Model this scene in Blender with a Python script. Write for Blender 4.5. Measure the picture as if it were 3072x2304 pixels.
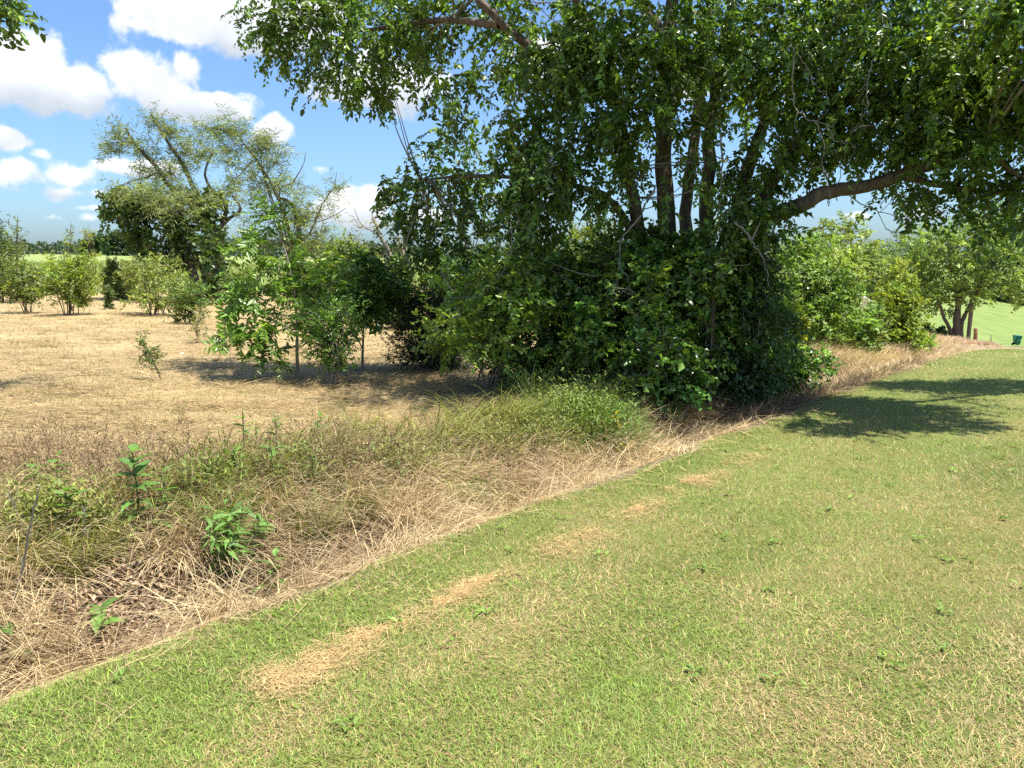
import bpy, math, random
import numpy as np
from mathutils import Vector

R = math.radians
rng = np.random.default_rng(7)
random.seed(7)
scene = bpy.context.scene
for o in list(bpy.data.objects):
    bpy.data.objects.remove(o)

# ------------------------------------------------------------------ camera
FPX = 769.0                       # focal length in pixels of a 1024 wide picture
PITCH = R(8.8)
CAM = np.array([0.0, 0.0, 1.7])
cd = bpy.data.cameras.new('camera')
cam = bpy.data.objects.new('camera', cd)
scene.collection.objects.link(cam)
cam.location = CAM
cam.rotation_euler = (math.pi / 2 - PITCH, 0, 0)
cd.sensor_width = 36.0
cd.lens = FPX / 1024 * 36.0
cd.clip_start = 0.05
cd.clip_end = 6000
scene.camera = cam

# ------------------------------------------------------------------ light
SUN_EL, SUN_AZ = R(69), R(118)    # azimuth clockwise from +Y
to_sun = Vector((math.sin(SUN_AZ) * math.cos(SUN_EL), math.cos(SUN_AZ) * math.cos(SUN_EL), math.sin(SUN_EL)))
sd = bpy.data.lights.new('sun', 'SUN')
sd.energy = 5.0
sd.angle = R(0.55)
sd.color = (1.0, 0.95, 0.86)
sun = bpy.data.objects.new('sun', sd)
scene.collection.objects.link(sun)
sun.rotation_euler = to_sun.to_track_quat('Z', 'Y').to_euler()

scene.view_settings.view_transform = 'Standard'
scene.view_settings.look = 'None'
scene.view_settings.exposure = 1.2
scene.view_settings.gamma = 1
scene.view_settings.use_curve_mapping = False
scene.cycles.max_bounces = 7
scene.cycles.diffuse_bounces = 3
scene.cycles.transmission_bounces = 4
scene.cycles.glossy_bounces = 2
scene.cycles.sample_clamp_indirect = 6
scene.cycles.use_denoising = False


def ray(px, py):
    cp, sp = math.cos(PITCH), math.sin(PITCH)
    a, b = (px - 512) / FPX, (384 - py) / FPX
    return np.array([a, cp + b * sp, -sp + b * cp])


def at(px, py, D):
    """point seen at a pixel, D metres in front of the camera"""
    r = ray(px, py)
    return CAM + r * (D / r[1])


# ------------------------------------------------------------------ sky
world = bpy.data.worlds.new('World')
scene.world = world
world.use_nodes = True
nt = world.node_tree
nt.nodes.clear()
N, Lk = nt.nodes, nt.links


def mk(tp, **kw):
    n = N.new(tp)
    for k, v in kw.items():
        setattr(n, k, v)
    return n


def math_n(op, a, b=None, c=None):
    n = mk('ShaderNodeMath', operation=op)
    for i, v in enumerate((a, b, c)):
        if v is None:
            continue
        if isinstance(v, (int, float)):
            n.inputs[i].default_value = v
        else:
            Lk.new(v, n.inputs[i])
    return n.outputs[0]


out = mk('ShaderNodeOutputWorld')
bg = mk('ShaderNodeBackground')
bg.inputs['Strength'].default_value = 0.08
Lk.new(bg.outputs[0], out.inputs[0])
sky = mk('ShaderNodeTexSky', sky_type='NISHITA')
sky.sun_disc = False
sky.sun_elevation = SUN_EL
sky.sun_rotation = SUN_AZ
sky.altitude = 200
sky.air_density = 1.0
sky.dust_density = 2.0
sky.ozone_density = 2.0
tc = mk('ShaderNodeTexCoord')
sep = mk('ShaderNodeSeparateXYZ')
Lk.new(tc.outputs['Generated'], sep.inputs[0])
X, Y, Z = sep.outputs
az = math_n('ARCTAN2', X, Y)
el = math_n('ARCSINE', Z)
n1 = mk('ShaderNodeTexNoise')
n1.inputs['Scale'].default_value = 26
n1.inputs['Detail'].default_value = 7
n1.inputs['Roughness'].default_value = 0.58
Lk.new(tc.outputs['Generated'], n1.inputs['Vector'])
nf = n1.outputs[0]
n2 = mk('ShaderNodeTexNoise')
n2.inputs['Scale'].default_value = 11
n2.inputs['Detail'].default_value = 4
Lk.new(tc.outputs['Generated'], n2.inputs['Vector'])
s2 = mk('ShaderNodeSeparateColor')
Lk.new(n2.outputs['Color'], s2.inputs[0])
azw = math_n('ADD', az, math_n('MULTIPLY', math_n('SUBTRACT', s2.outputs[0], 0.5), 0.04))
elw = math_n('ADD', el, math_n('MULTIPLY', math_n('SUBTRACT', s2.outputs[1], 0.5), 0.03))
cv = mk('ShaderNodeCombineXYZ')
Lk.new(azw, cv.inputs[0])
Lk.new(elw, cv.inputs[1])
CL = [  # px, py, rx, ry, weight : cumulus heads as seen from the roadside
    (8, 72, 46, 32, 1.0), (42, 80, 36, 32, 1.0), (82, 93, 36, 19, 1.0), (152, 82, 33, 24, 1.0), (182, 66, 14, 17, .9),
    (150, 66, 15, 14, .7), (208, 107, 44, 14, 1.0), (190, 98, 20, 10, .6), (210, 6, 84, 30, 1.1), (262, 42, 50, 17, 1.0),
    (112, 22, 16, 18, .6), (290, 8, 60, 36, 1.0), (380, 85, 70, 24, 1.0), (273, 131, 17, 14, 1.0), (288, 150, 24, 9, .6),
    (4, 138, 24, 11, .8), (42, 157, 15, 7, .55), (22, 176, 34, 13, .8), (66, 174, 24, 12, .8), (44, 192, 44, 9, .6),
    (100, 196, 24, 6, .6), (145, 168, 46, 9, .9), (345, 215, 48, 18, .9), (372, 198, 22, 13, .7), (318, 172, 22, 8, .5),
    (60, 221, 44, 5, .5), (112, 212, 40, 4, .5), (20, 208, 30, 5, .4), (925, 212, 36, 8, .6), (855, 218, 24, 4, .5),
    (560, 60, 60, 26, .8), (700, 90, 40, 18, .6), (420, 215, 40, 9, .7), (350, 158, 12, 3, .5),
]
tot = hsum = gsum = None
for (px, py, rx, ry, w) in CL:
    r = ray(px, py)
    r = r / np.linalg.norm(r)
    a0, e0 = math.atan2(r[0], r[1]), math.asin(r[2])
    sb = mk('ShaderNodeVectorMath', operation='SUBTRACT')
    Lk.new(cv.outputs[0], sb.inputs[0])
    sb.inputs[1].default_value = (a0, e0, 0)
    ml = mk('ShaderNodeVectorMath', operation='MULTIPLY')
    Lk.new(sb.outputs[0], ml.inputs[0])
    ml.inputs[1].default_value = (FPX / rx * 1.02, FPX / ry * 1.02, 0)
    dt = mk('ShaderNodeVectorMath', operation='DOT_PRODUCT')
    Lk.new(ml.outputs[0], dt.inputs[0])
    Lk.new(ml.outputs[0], dt.inputs[1])
    g = math_n('MULTIPLY', math_n('POWER', 2.0, math_n('MULTIPLY', dt.outputs['Value'], -1.0)), w)
    sx = mk('ShaderNodeSeparateXYZ')
    Lk.new(ml.outputs[0], sx.inputs[0])
    gh = math_n('MULTIPLY', g, sx.outputs[1])
    tot = g if tot is None else math_n('SMOOTH_MAX', tot, g, 0.15)
    gsum = g if px == 8 else math_n('ADD', gsum, g)
    hsum = gh if hsum is None else math_n('ADD', hsum, gh)
# the same kind of cloud over the rest of the sky
pl = mk('ShaderNodeCombineXYZ')
zd = math_n('ADD', math_n('MAXIMUM', Z, 0.0), 0.12)
Lk.new(math_n('DIVIDE', X, zd), pl.inputs[0])
Lk.new(math_n('DIVIDE', Y, zd), pl.inputs[1])
n3 = mk('ShaderNodeTexNoise')
n3.inputs['Scale'].default_value = 1.3
n3.inputs['Detail'].default_value = 3
Lk.new(pl.outputs[0], n3.inputs['Vector'])
rest = mk('ShaderNodeMapRange', interpolation_type='SMOOTHSTEP')
Lk.new(n3.outputs[0], rest.inputs[0])
rest.inputs[1].default_value = 0.52
rest.inputs[2].default_value = 0.68
inview = mk('ShaderNodeMapRange', interpolation_type='SMOOTHSTEP')   # the front sector carries the single clouds above
fr = mk('ShaderNodeVectorMath', operation='DOT_PRODUCT')
Lk.new(tc.outputs['Generated'], fr.inputs[0])
fr.inputs[1].default_value = (0, math.cos(R(8)), math.sin(R(8)))
Lk.new(fr.outputs['Value'], inview.inputs[0])
inview.inputs[1].default_value = 0.86
inview.inputs[2].default_value = 0.75
tot = math_n('ADD', tot, math_n('MULTIPLY', rest.outputs[0], inview.outputs[0]))
hgt = math_n('DIVIDE', hsum, math_n('ADD', gsum, 0.15))
nz = math_n('MULTIPLY', math_n('SUBTRACT', nf, 0.5), 1.25)
# soft, flat undersides; crisp heads
dens = math_n('ADD', tot, nz)
soft = mk('ShaderNodeMapRange', interpolation_type='SMOOTHSTEP')
Lk.new(dens, soft.inputs[0])
soft.inputs[1].default_value = 0.39
soft.inputs[2].default_value = 0.67
shade = mk('ShaderNodeMapRange', interpolation_type='SMOOTHSTEP')
Lk.new(math_n('ADD', hgt, math_n('ADD', math_n('MULTIPLY', nz, 0.9), math_n('MULTIPLY', dens, -0.18))), shade.inputs[0])
shade.inputs[1].default_value = -1.0
shade.inputs[2].default_value = 0.25
cmix = mk('ShaderNodeMix', data_type='RGBA')
Lk.new(shade.outputs[0], cmix.inputs[0])
cmix.inputs[6].default_value = (3.6, 4.0, 4.5, 1)
cmix.inputs[7].default_value = (6.6, 6.7, 6.9, 1)
mix = mk('ShaderNodeMix', data_type='RGBA')
Lk.new(math_n('MULTIPLY', soft.outputs[0], 0.96), mix.inputs[0])
tint = mk('ShaderNodeMix', data_type='RGBA', blend_type='MULTIPLY')
tint.inputs[0].default_value = 1
Lk.new(sky.outputs[0], tint.inputs[6])
tint.inputs[7].default_value = (.80, 1.02, 1.25, 1)
Lk.new(tint.outputs[2], mix.inputs[6])
Lk.new(cmix.outputs[2], mix.inputs[7])
Lk.new(mix.outputs[2], bg.inputs['Color'])


# ------------------------------------------------------------------ terrain
VE = 3.4                                   # lawn edge, metres left of the camera along the verge
UX, UY = math.sin(R(39.7)), math.cos(R(39.7))


def uv(x, y):
    return x * UX + y * UY, -x * UY + y * UX


def xy(u, v):
    return u * UX - v * UY, u * UY + v * UX


DU = [-4000, -60, 0, 14, 18, 22, 26, 31, 40, 52, 66, 80, 92, 102, 130, 300, 4000]
DZ = [0.0, .3, 0.0, -.14, -.22, -.40, -.70, -1.15, -1.95, -3.02, -4.25, -5.48, -6.45, -6.95, -7.25, -7.3, -7.3]
FV = [-4000, 20, 40, 120, 260, 450, 1000, 4000]
FZ = [0, 0, .12, 1.7, 4.9, 5.6, 9.5, 20]
PV = [-400, VE - .25, VE, VE + .3, VE + .6, VE + 1.1, VE + 1.7, VE + 2.3, 12, 4000]
PZ = [0, 0, -.03, -.20, -.32, -.16, .03, .08, .03, .02]


WAVC = {}


def wav(x, y, k, seed):
    if (k, seed) not in WAVC:
        r_ = np.random.default_rng(seed)
        WAVC[k, seed] = [(math.cos(a) * f, math.sin(a) * f, p) for a, f, p in ((r_.uniform(0, 6.283), k * r_.uniform(.6, 1.7), r_.uniform(0, 6.28)) for _ in range(5))]
    return sum(np.sin(x * a + y * b + p) for a, b, p in WAVC[k, seed]) / 5


def H(x, y):
    x = np.asarray(x, float)
    y = np.asarray(y, float)
    u, v = uv(x, y)
    w = np.clip(1 - (v - 13) / 33, 0, 1)
    z = np.interp(u, DU, DZ) * w
    z = z + np.interp(v, FV, FZ)
    ditch = np.interp(v, PV, PZ)
    z = z + ditch * np.clip((70 - u) / 30, 0, 1)
    rough = np.clip((v - VE) / .6, 0, 1)
    z = z + rough * (wav(x, y, 1.6, 3) * .05 + wav(x, y, 6, 4) * .018 * (v < 14)) + (1 - rough) * wav(x, y, 1.1, 5) * .012
    return z


TT = 1.5 * 1.006 ** np.arange(1270)


def ground(px, py, lift=0.0):
    """walk along the line of sight to the terrain"""
    r = ray(px, py)
    for lo, hi in ((0, 500), (500, 1270)):
        p = CAM + r * TT[lo:hi, None]
        hit = np.nonzero(p[:, 2] < H(p[:, 0], p[:, 1]) + lift)[0]
        if len(hit):
            break
    k = hit[0] if len(hit) else -1
    if k <= 0:
        return p[k]
    a, b = p[k - 1], p[k]
    da, db = a[2] - float(H(a[0], a[1])) - lift, b[2] - float(H(b[0], b[1])) - lift
    return a + (b - a) * (da / (da - db))


def gp(px, D):
    """terrain point in the direction of a pixel column, D metres ahead"""
    z = 0
    for _ in range(4):
        x = (px - 512) / FPX * (math.cos(PITCH) * D - math.sin(PITCH) * (z - CAM[2]))
        z = float(H(x, D))
    return np.array([x, D, z])


# ------------------------------------------------------------------ mesh helpers
COL = scene.collection


def link(name, data, parent=None, loc=(0, 0, 0)):
    o = bpy.data.objects.new(name, data)
    COL.objects.link(o)
    o.location = loc
    if parent is not None:
        o.parent = parent
    return o


class Buf:
    """collects vertices, triangles, quads and a colour for each vertex"""

    def __init__(s):
        s.V, s.T, s.Q, s.C, s.n = [], [], [], [], 0

    def add(s, V, T=None, Q=None, C=(1, 1, 1)):
        V = np.asarray(V, float).reshape(-1, 3)
        C = np.asarray(C, float)
        if C.ndim == 1:
            C = np.tile(C[:3], (len(V), 1))
        s.V.append(V)
        s.C.append(C)
        if T is not None and len(T):
            s.T.append(np.asarray(T, np.int64) + s.n)
        if Q is not None and len(Q):
            s.Q.append(np.asarray(Q, np.int64) + s.n)
        s.n += len(V)

    def build(s, name, mat, parent=None, origin=(0, 0, 0), smooth=False, own=False):
        V = np.concatenate(s.V) - np.asarray(origin, float)
        C = np.concatenate(s.C)
        T = np.concatenate(s.T) if s.T else np.zeros((0, 3), np.int64)
        Q = np.concatenate(s.Q) if s.Q else np.zeros((0, 4), np.int64)
        me = bpy.data.meshes.new(name)
        me.vertices.add(len(V))
        me.vertices.foreach_set('co', V.astype(np.float32).ravel())
        loops = np.concatenate([T.ravel(), Q.ravel()]).astype(np.int32)
        me.loops.add(len(loops))
        me.loops.foreach_set('vertex_index', loops)
        st = np.concatenate([np.arange(len(T)) * 3, len(T) * 3 + np.arange(len(Q)) * 4]).astype(np.int32)
        me.polygons.add(len(st))
        me.polygons.foreach_set('loop_start', st)
        if smooth:
            me.polygons.foreach_set('use_smooth', np.ones(len(st), bool))
        at_ = me.color_attributes.new('Col', 'FLOAT_COLOR', 'POINT')
        at_.data.foreach_set('color', np.concatenate([C, np.ones((len(C), 1))], 1).astype(np.float32).ravel())
        me.materials.append(mat)
        me.update()
        return link(name, me, parent, tuple(origin) if own else (0, 0, 0))


def thing(name, label, cat, loc, group=None):
    o = bpy.data.objects.new(name, None)
    COL.objects.link(o)
    o.location = loc
    o.empty_display_size = .2
    o['label'] = label
    o['category'] = cat
    if group:
        o['group'] = group
    return o


def stuff(o, label=None, cat=None):
    o['kind'] = 'stuff'
    if label:
        o['label'] = label
    if cat:
        o['category'] = cat
    return o


def nrm(a):
    return a / np.maximum(np.linalg.norm(a, axis=-1, keepdims=True), 1e-9)


def rnd(n, s=1.0):
    return rng.normal(0, s, (n, 3))


def spline(P, n=6):
    P = np.asarray(P, float)
    if len(P) < 3:
        t = np.linspace(0, 1, n + 1)[:, None]
        return P[0] + (P[-1] - P[0]) * t
    Q = np.vstack([2 * P[0] - P[1], P, 2 * P[-1] - P[-2]])
    o = []
    for i in range(1, len(Q) - 2):
        a, b, c, d = Q[i - 1:i + 3]
        for k in range(n):
            t = k / n
            o.append(.5 * ((2 * b) + (-a + c) * t + (2 * a - 5 * b + 4 * c - d) * t * t + (-a + 3 * b - 3 * c + d) * t ** 3))
    o.append(Q[-2])
    return np.array(o)


def tube(buf, P, r0, r1, sides=7, col=(1, 1, 1), n=5, wob=0.0, pw=1.0):
    P = spline(P, n)
    m = len(P)
    if wob:
        P[1:] += rng.normal(0, wob, (m - 1, 3))
    d = nrm(np.gradient(P, axis=0))
    a = np.cross(d, np.tile([.31, .2, .93], (m, 1)))
    bad = np.linalg.norm(a, axis=1) < .2
    a[bad] = np.cross(d[bad], [1., 0, 0])
    a = nrm(a)
    b = np.cross(d, a)
    s = np.linspace(0, 1, m) ** pw
    rad = (r0 + (r1 - r0) * s)[:, None]
    th = np.arange(sides) * 2 * math.pi / sides
    lump = 1 + rng.normal(0, .06, (m, sides)) if sides > 5 else np.ones((m, sides))
    V = P[:, None, :] + (a[:, None, :] * np.cos(th)[None, :, None] + b[:, None, :] * np.sin(th)[None, :, None]) * (rad * lump)[:, :, None]
    i = np.arange(m - 1)[:, None] * sides
    j = np.arange(sides)[None, :]
    k = (j + 1) % sides
    Q = np.stack([i + j, i + k, i + sides + k, i + sides + j], -1).reshape(-1, 4)
    V = np.vstack([V.reshape(-1, 3), P[-1:] + d[-1:] * r1])
    T = [[(m - 1) * sides + q, (m - 1) * sides + (q + 1) % sides, m * sides] for q in range(sides)]
    buf.add(V, T, Q, col)
    return P


def leaves(buf, P, D, Nn, L, W, C, fold=.22, curl=.15, six=True):
    n = len(P)
    if n == 0:
        return
    L = np.broadcast_to(np.asarray(L, float), (n,))[:, None]
    W = np.broadcast_to(np.asarray(W, float), (n,))[:, None]
    D = nrm(D)
    S = nrm(np.cross(D, Nn))
    U = np.cross(S, D)
    i = np.arange(n)[:, None]
    if six:
        V = np.stack([P, P + D * L * .32 + S * W * .5 + U * W * fold, P + D * L * .72 + S * W * .34 + U * (W * fold * .6 - L * curl * .4), P + D * L - U * L * curl,
                      P + D * L * .72 - S * W * .34 + U * (W * fold * .6 - L * curl * .4), P + D * L * .32 - S * W * .5 + U * W * fold], 1)
        Q = np.concatenate([i * 6 + np.array([[0, 1, 2, 3]]), i * 6 + np.array([[0, 3, 4, 5]])])
        buf.add(V.reshape(-1, 3), None, Q, np.repeat(C, 6, 0))
    else:
        V = np.stack([P, P + D * L * .45 + S * W * .5 + U * W * fold, P + D * L - U * L * curl, P + D * L * .45 - S * W * .5 + U * W * fold], 1)
        T = np.concatenate([i * 4 + np.array([[0, 1, 2]]), i * 4 + np.array([[0, 2, 3]])])
        buf.add(V.reshape(-1, 3), T, None, np.repeat(C, 4, 0))


def blades(buf, P, hd, lean, L, W, C, seg=2, bend=.8, droop=.6, clip=False, tipc=None):
    """P bases, hd heading angle, lean start tilt 0..1, quadratic bend and droop"""
    n = len(P)
    if n == 0:
        return
    f = lambda a: np.broadcast_to(np.asarray(a, float), (n,))[:, None]
    lean, L, W, bend, droop = f(lean), f(L), f(W), f(bend), f(droop)
    h = np.stack([np.cos(hd), np.sin(hd), np.zeros(n)], 1)
    side = np.stack([-np.sin(hd), np.cos(hd), np.zeros(n)], 1)
    tw = rng.normal(0, .7, n)[:, None]
    side = nrm(side * np.cos(tw) + h * np.sin(tw))
    up = np.array([[0, 0, 1.]])
    d0 = nrm(up * (1 - lean) + h * lean)
    rows, cols = [], []
    for k in range(seg + 1):
        s = k / seg
        p = P + L * (d0 * s + s * s * (h * bend * .5 - up * droop * .5))
        if clip and k:
            p[:, 2] = np.maximum(p[:, 2], H(p[:, 0], p[:, 1]) + rng.uniform(.005, .04, n))
        c = C if tipc is None else C + (tipc - C) * s
        if k < seg:
            w = W * (1 - .75 * s * s) * .5
            rows += [p - side * w, p + side * w]
            cols += [c, c]
        else:
            rows.append(p)
            cols.append(c)
    m = 2 * seg + 1
    V = np.stack(rows, 1).reshape(-1, 3)
    Cc = np.stack(cols, 1).reshape(-1, 3)
    i = np.arange(n)[:, None] * m
    Q = [i + np.array([[2 * k, 2 * k + 1, 2 * k + 3, 2 * k + 2]]) for k in range(seg - 1)]
    T = i + np.array([[2 * seg - 2, 2 * seg - 1, 2 * seg]])
    buf.add(V, T, np.concatenate(Q) if Q else None, Cc)


def tints(n, base, jit=.25, warm=.0, warmth=(.35, .12, -.2)):
    """per leaf colour: brightness jitter and a drift to yellow"""
    b = np.asarray(base, float)
    k = np.exp(rng.normal(0, jit, (n, 1)))
    y = rng.beta(1.3, 4, (n, 1)) * warm
    return np.clip(b * k * (1 + y * np.asarray(warmth) / .35), .003, .9)


# ------------------------------------------------------------------ materials
def newmat(name):
    m = bpy.data.materials.new(name)
    m.use_nodes = True
    t = m.node_tree
    b = t.nodes['Principled BSDF']
    return m, t, b


def leafmat(name, rough=.45, trans=.35, tcol=(1.25, 1.3, .55), spec=.5):
    m, t, b = newmat(name)
    a = t.nodes.new('ShaderNodeAttribute')
    a.attribute_name = 'Col'
    t.links.new(a.outputs['Color'], b.inputs['Base Color'])
    b.inputs['Roughness'].default_value = rough
    b.inputs['Specular IOR Level'].default_value = spec
    if trans > 0:
        tr = t.nodes.new('ShaderNodeBsdfTranslucent')
        mu = t.nodes.new('ShaderNodeMix')
        mu.data_type = 'RGBA'
        mu.blend_type = 'MULTIPLY'
        mu.inputs[0].default_value = 1
        t.links.new(a.outputs['Color'], mu.inputs[6])
        mu.inputs[7].default_value = (*tcol, 1)
        t.links.new(mu.outputs[2], tr.inputs[0])
        mx = t.nodes.new('ShaderNodeMixShader')
        mx.inputs[0].default_value = trans
        t.links.new(b.outputs[0], mx.inputs[1])
        t.links.new(tr.outputs[0], mx.inputs[2])
        t.links.new(mx.outputs[0], t.nodes['Material Output'].inputs[0])
    return m


M_LEAF = leafmat('glossy_leaf', .32, .42)
M_SOFT = leafmat('soft_leaf', .55, .42)
M_NEEDLE = leafmat('needle', .6, .2)
M_GRASS = leafmat('grass_blade', .55, .3, (1.15, 1.2, .6), .35)
M_STRAW = leafmat('straw', .6, .25, (1.15, 1.0, .7), .3)
M_DEADLEAF = leafmat('dead_leaf', .7, .1, (1.1, .9, .6), .2)


def barkmat(name, c1, c2, scale=9.0, stretch=.18):
    m, t, b = newmat(name)
    tcn = t.nodes.new('ShaderNodeTexCoord')
    mp = t.nodes.new('ShaderNodeMapping')
    mp.inputs['Scale'].default_value = (1, 1, stretch)
    t.links.new(tcn.outputs['Object'], mp.inputs[0])
    n = t.nodes.new('ShaderNodeTexNoise')
    n.inputs['Scale'].default_value = scale * 2.2
    n.inputs['Detail'].default_value = 7
    n.inputs['Roughness'].default_value = .65
    t.links.new(mp.outputs[0], n.inputs['Vector'])
    v = t.nodes.new('ShaderNodeTexVoronoi')
    v.feature = 'DISTANCE_TO_EDGE'
    v.inputs['Scale'].default_value = scale * 3
    t.links.new(mp.outputs[0], v.inputs['Vector'])
    r = t.nodes.new('ShaderNodeValToRGB')
    r.color_ramp.elements[0].position = .3
    r.color_ramp.elements[0].color = (*c1, 1)
    r.color_ramp.elements[1].position = .68
    r.color_ramp.elements[1].color = (*c2, 1)
    t.links.new(n.outputs[0], r.inputs[0])
    t.links.new(r.outputs[0], b.inputs['Base Color'])
    ad = t.nodes.new('ShaderNodeMath')
    ad.operation = 'ADD'
    t.links.new(n.outputs[0], ad.inputs[0])
    t.links.new(v.outputs['Distance'], ad.inputs[1])
    bp = t.nodes.new('ShaderNodeBump')
    bp.inputs['Strength'].default_value = .9
    bp.inputs['Distance'].default_value = .03
    t.links.new(ad.outputs[0], bp.inputs['Height'])
    t.links.new(bp.outputs[0], b.inputs['Normal'])
    b.inputs['Roughness'].default_value = .9
    return m


M_BARK = barkmat('furrowed_bark', (.05, .036, .027), (.17, .125, .09), 7, .12)
M_TWIG = barkmat('pale_twig', (.20, .17, .13), (.36, .31, .25), 14)
M_DEAD = barkmat('dead_wood', (.17, .15, .125), (.36, .33, .285), 14)
M_DBARK = barkmat('dark_bark', (.045, .035, .028), (.12, .09, .07))
M_STEM = barkmat('green_stem', (.08, .11, .03), (.16, .17, .06), 14)
M_POST = barkmat('weathered_post', (.13, .10, .08), (.25, .20, .16), 6, .1)
M_RUST = barkmat('rusty_brown_post', (.16, .07, .045), (.26, .12, .07), 6, .3)


def groundmat(name, cols, scale, detail_scale, bump=.03, rough=.95):
    """three colours mixed by broad noise, broken up by fine noise"""
    m, t, b = newmat(name)
    tcn = t.nodes.new('ShaderNodeTexCoord')
    n1_ = t.nodes.new('ShaderNodeTexNoise')
    n1_.inputs['Scale'].default_value = scale
    n1_.inputs['Detail'].default_value = 6
    n1_.inputs['Roughness'].default_value = .6
    n2_ = t.nodes.new('ShaderNodeTexNoise')
    n2_.inputs['Scale'].default_value = detail_scale
    n2_.inputs['Detail'].default_value = 8
    n2_.inputs['Roughness'].default_value = .75
    for q in (n1_, n2_):
        t.links.new(tcn.outputs['Object'], q.inputs['Vector'])
    mx = t.nodes.new('ShaderNodeMix')
    mx.inputs[0].default_value = .45
    t.links.new(n1_.outputs[0], mx.inputs[2])
    t.links.new(n2_.outputs[0], mx.inputs[3])
    r = t.nodes.new('ShaderNodeValToRGB')
    e = r.color_ramp.elements
    e[0].position, e[0].color = .36, (*cols[0], 1)
    e[1].position, e[1].color = .64, (*cols[2], 1)
    q = e.new(.5)
    q.color = (*cols[1], 1)
    t.links.new(mx.outputs[0], r.inputs[0])
    t.links.new(r.outputs[0], b.inputs['Base Color'])
    bp = t.nodes.new('ShaderNodeBump')
    bp.inputs['Strength'].default_value = .8
    bp.inputs['Distance'].default_value = bump
    t.links.new(n2_.outputs[0], bp.inputs['Height'])
    t.links.new(bp.outputs[0], b.inputs['Normal'])
    b.inputs['Roughness'].default_value = rough
    b.inputs['Specular IOR Level'].default_value = .15
    return m


M_LAWN = groundmat('lawn_turf', ((.075, .10, .026), (.14, .155, .045), (.22, .18, .08)), .55, 26, .03)
M_DITCH = groundmat('ditch_thatch', ((.10, .075, .045), (.21, .16, .095), (.33, .26, .15)), 1.4, 30, .05)
M_FIELD = groundmat('mown_hay', ((.24, .17, .085), (.36, .27, .14), (.44, .35, .19)), .5, 17, .05)
M_PAST = groundmat('far_pasture', ((.15, .20, .055), (.19, .24, .075), (.25, .27, .10)), .05, 1.2, .05)
M_VALLEY = groundmat('valley_pasture', ((.10, .15, .038), (.145, .195, .055), (.19, .225, .075)), .3, 2.2, .05)
M_DRIVE = groundmat('pale_gravel', ((.42, .38, .31), (.52, .48, .40), (.6, .56, .48)), .6, 9, .02)


def plain(name, col, rough=.5, var=.12, scale=12):
    m, t, b = newmat(name)
    n = t.nodes.new('ShaderNodeTexNoise')
    n.inputs['Scale'].default_value = scale
    n.inputs['Detail'].default_value = 5
    r = t.nodes.new('ShaderNodeValToRGB')
    r.color_ramp.elements[0].position = .35
    r.color_ramp.elements[0].color = (*[c * (1 - var) for c in col], 1)
    r.color_ramp.elements[1].position = .65
    r.color_ramp.elements[1].color = (*[min(1, c * (1 + var)) for c in col], 1)
    t.links.new(n.outputs[0], r.inputs[0])
    t.links.new(r.outputs[0], b.inputs['Base Color'])
    b.inputs['Roughness'].default_value = rough
    return m


M_GREENP = plain('green_plastic', (.015, .13, .085), .4)
M_BLACKP = plain('black_plastic', (.02, .02, .02), .5)
M_WHITE = plain('white_siding', (.72, .73, .74), .6, .05)
M_ROOF = plain('pale_metal_roof', (.62, .63, .65), .4, .06)
M_GLASS = plain('dark_glass', (.03, .04, .05), .1)
M_LITTER = plain('white_scrap', (.75, .75, .73), .7)


# ------------------------------------------------------------------ ground sheets
def lines(pairs):
    o = []
    for a, b, s in pairs:
        o += list(np.arange(a, b - 1e-6, s))
    return np.array(o + [pairs[-1][1]])


U = lines([(-900, -300, 100), (-300, -60, 30), (-60, -10, 5), (-10, 30, .25), (30, 110, 1.6), (110, 260, 10), (260, 900, 64), (900, 2400, 250)])
VL = lines([(-900, -200, 100), (-200, -40, 20), (-40, -4, 2), (-4, VE, .2)])
VD = lines([(VE, VE + 2.2, .1)])
VF = lines([(VE + 2.2, 15, .235), (15, 44, 1.0)])
VP = lines([(44, 120, 4), (120, 480, 20), (480, 1800, 110)])


def wander(u):
    return .10 * np.sin(1.9 * u) + .07 * np.sin(4.3 * u + 1) + .04 * np.sin(10.7 * u + 2) + .07 * np.sin(.63 * u)


def sheet(name, us, vs, mat, lift=0.0):
    b = Buf()
    gu, gv = np.meshgrid(us, vs, indexing='ij')
    gv = gv + np.where((gu > -10) & (gu < 30), wander(gu), 0) * np.exp(-((gv - VE) / .55) ** 2)
    x, y = xy(gu, gv)
    z = H(x, y) + lift
    nu, nv = gu.shape
    i = np.arange(nu - 1)[:, None] * nv + np.arange(nv - 1)[None, :]
    Q = np.stack([i, i + 1, i + nv + 1, i + nv], -1).reshape(-1, 4)[:, ::-1]
    b.add(np.stack([x, y, z], -1).reshape(-1, 3), None, Q)
    o = b.build(name, mat, smooth=True)
    o['kind'] = 'structure'
    return o


UL = U[U <= 70.1]
UR = np.concatenate([[UL[-1]], U[U > 70.1]])
sheet('lawn', UL, VL, M_LAWN)
sheet('ditch_bank', UL, VD, M_DITCH)
sheet('mown_field', UL, VF, M_FIELD)
sheet('far_pasture', U, VP, M_PAST)
sheet('valley_pasture', UR, np.concatenate([VL[:-1], VD[:-1], VF]), M_VALLEY)
# driveway crossing beyond the crest of the verge
dv = lines([(-60, 26, 2)])
du = np.array([88.0, 89, 90, 91, 92.])
sheet('driveway', du, dv, M_DRIVE, .05)


# ------------------------------------------------------------------ scatter helpers
def polar(n, r0, r1, a0, a1):
    """points round the viewer, thinning with distance"""
    r = r0 * (r1 / r0) ** rng.random(n)
    a = rng.uniform(R(a0), R(a1), n)
    x, y = r * np.sin(a), r * np.cos(a)
    return x, y, r


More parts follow.
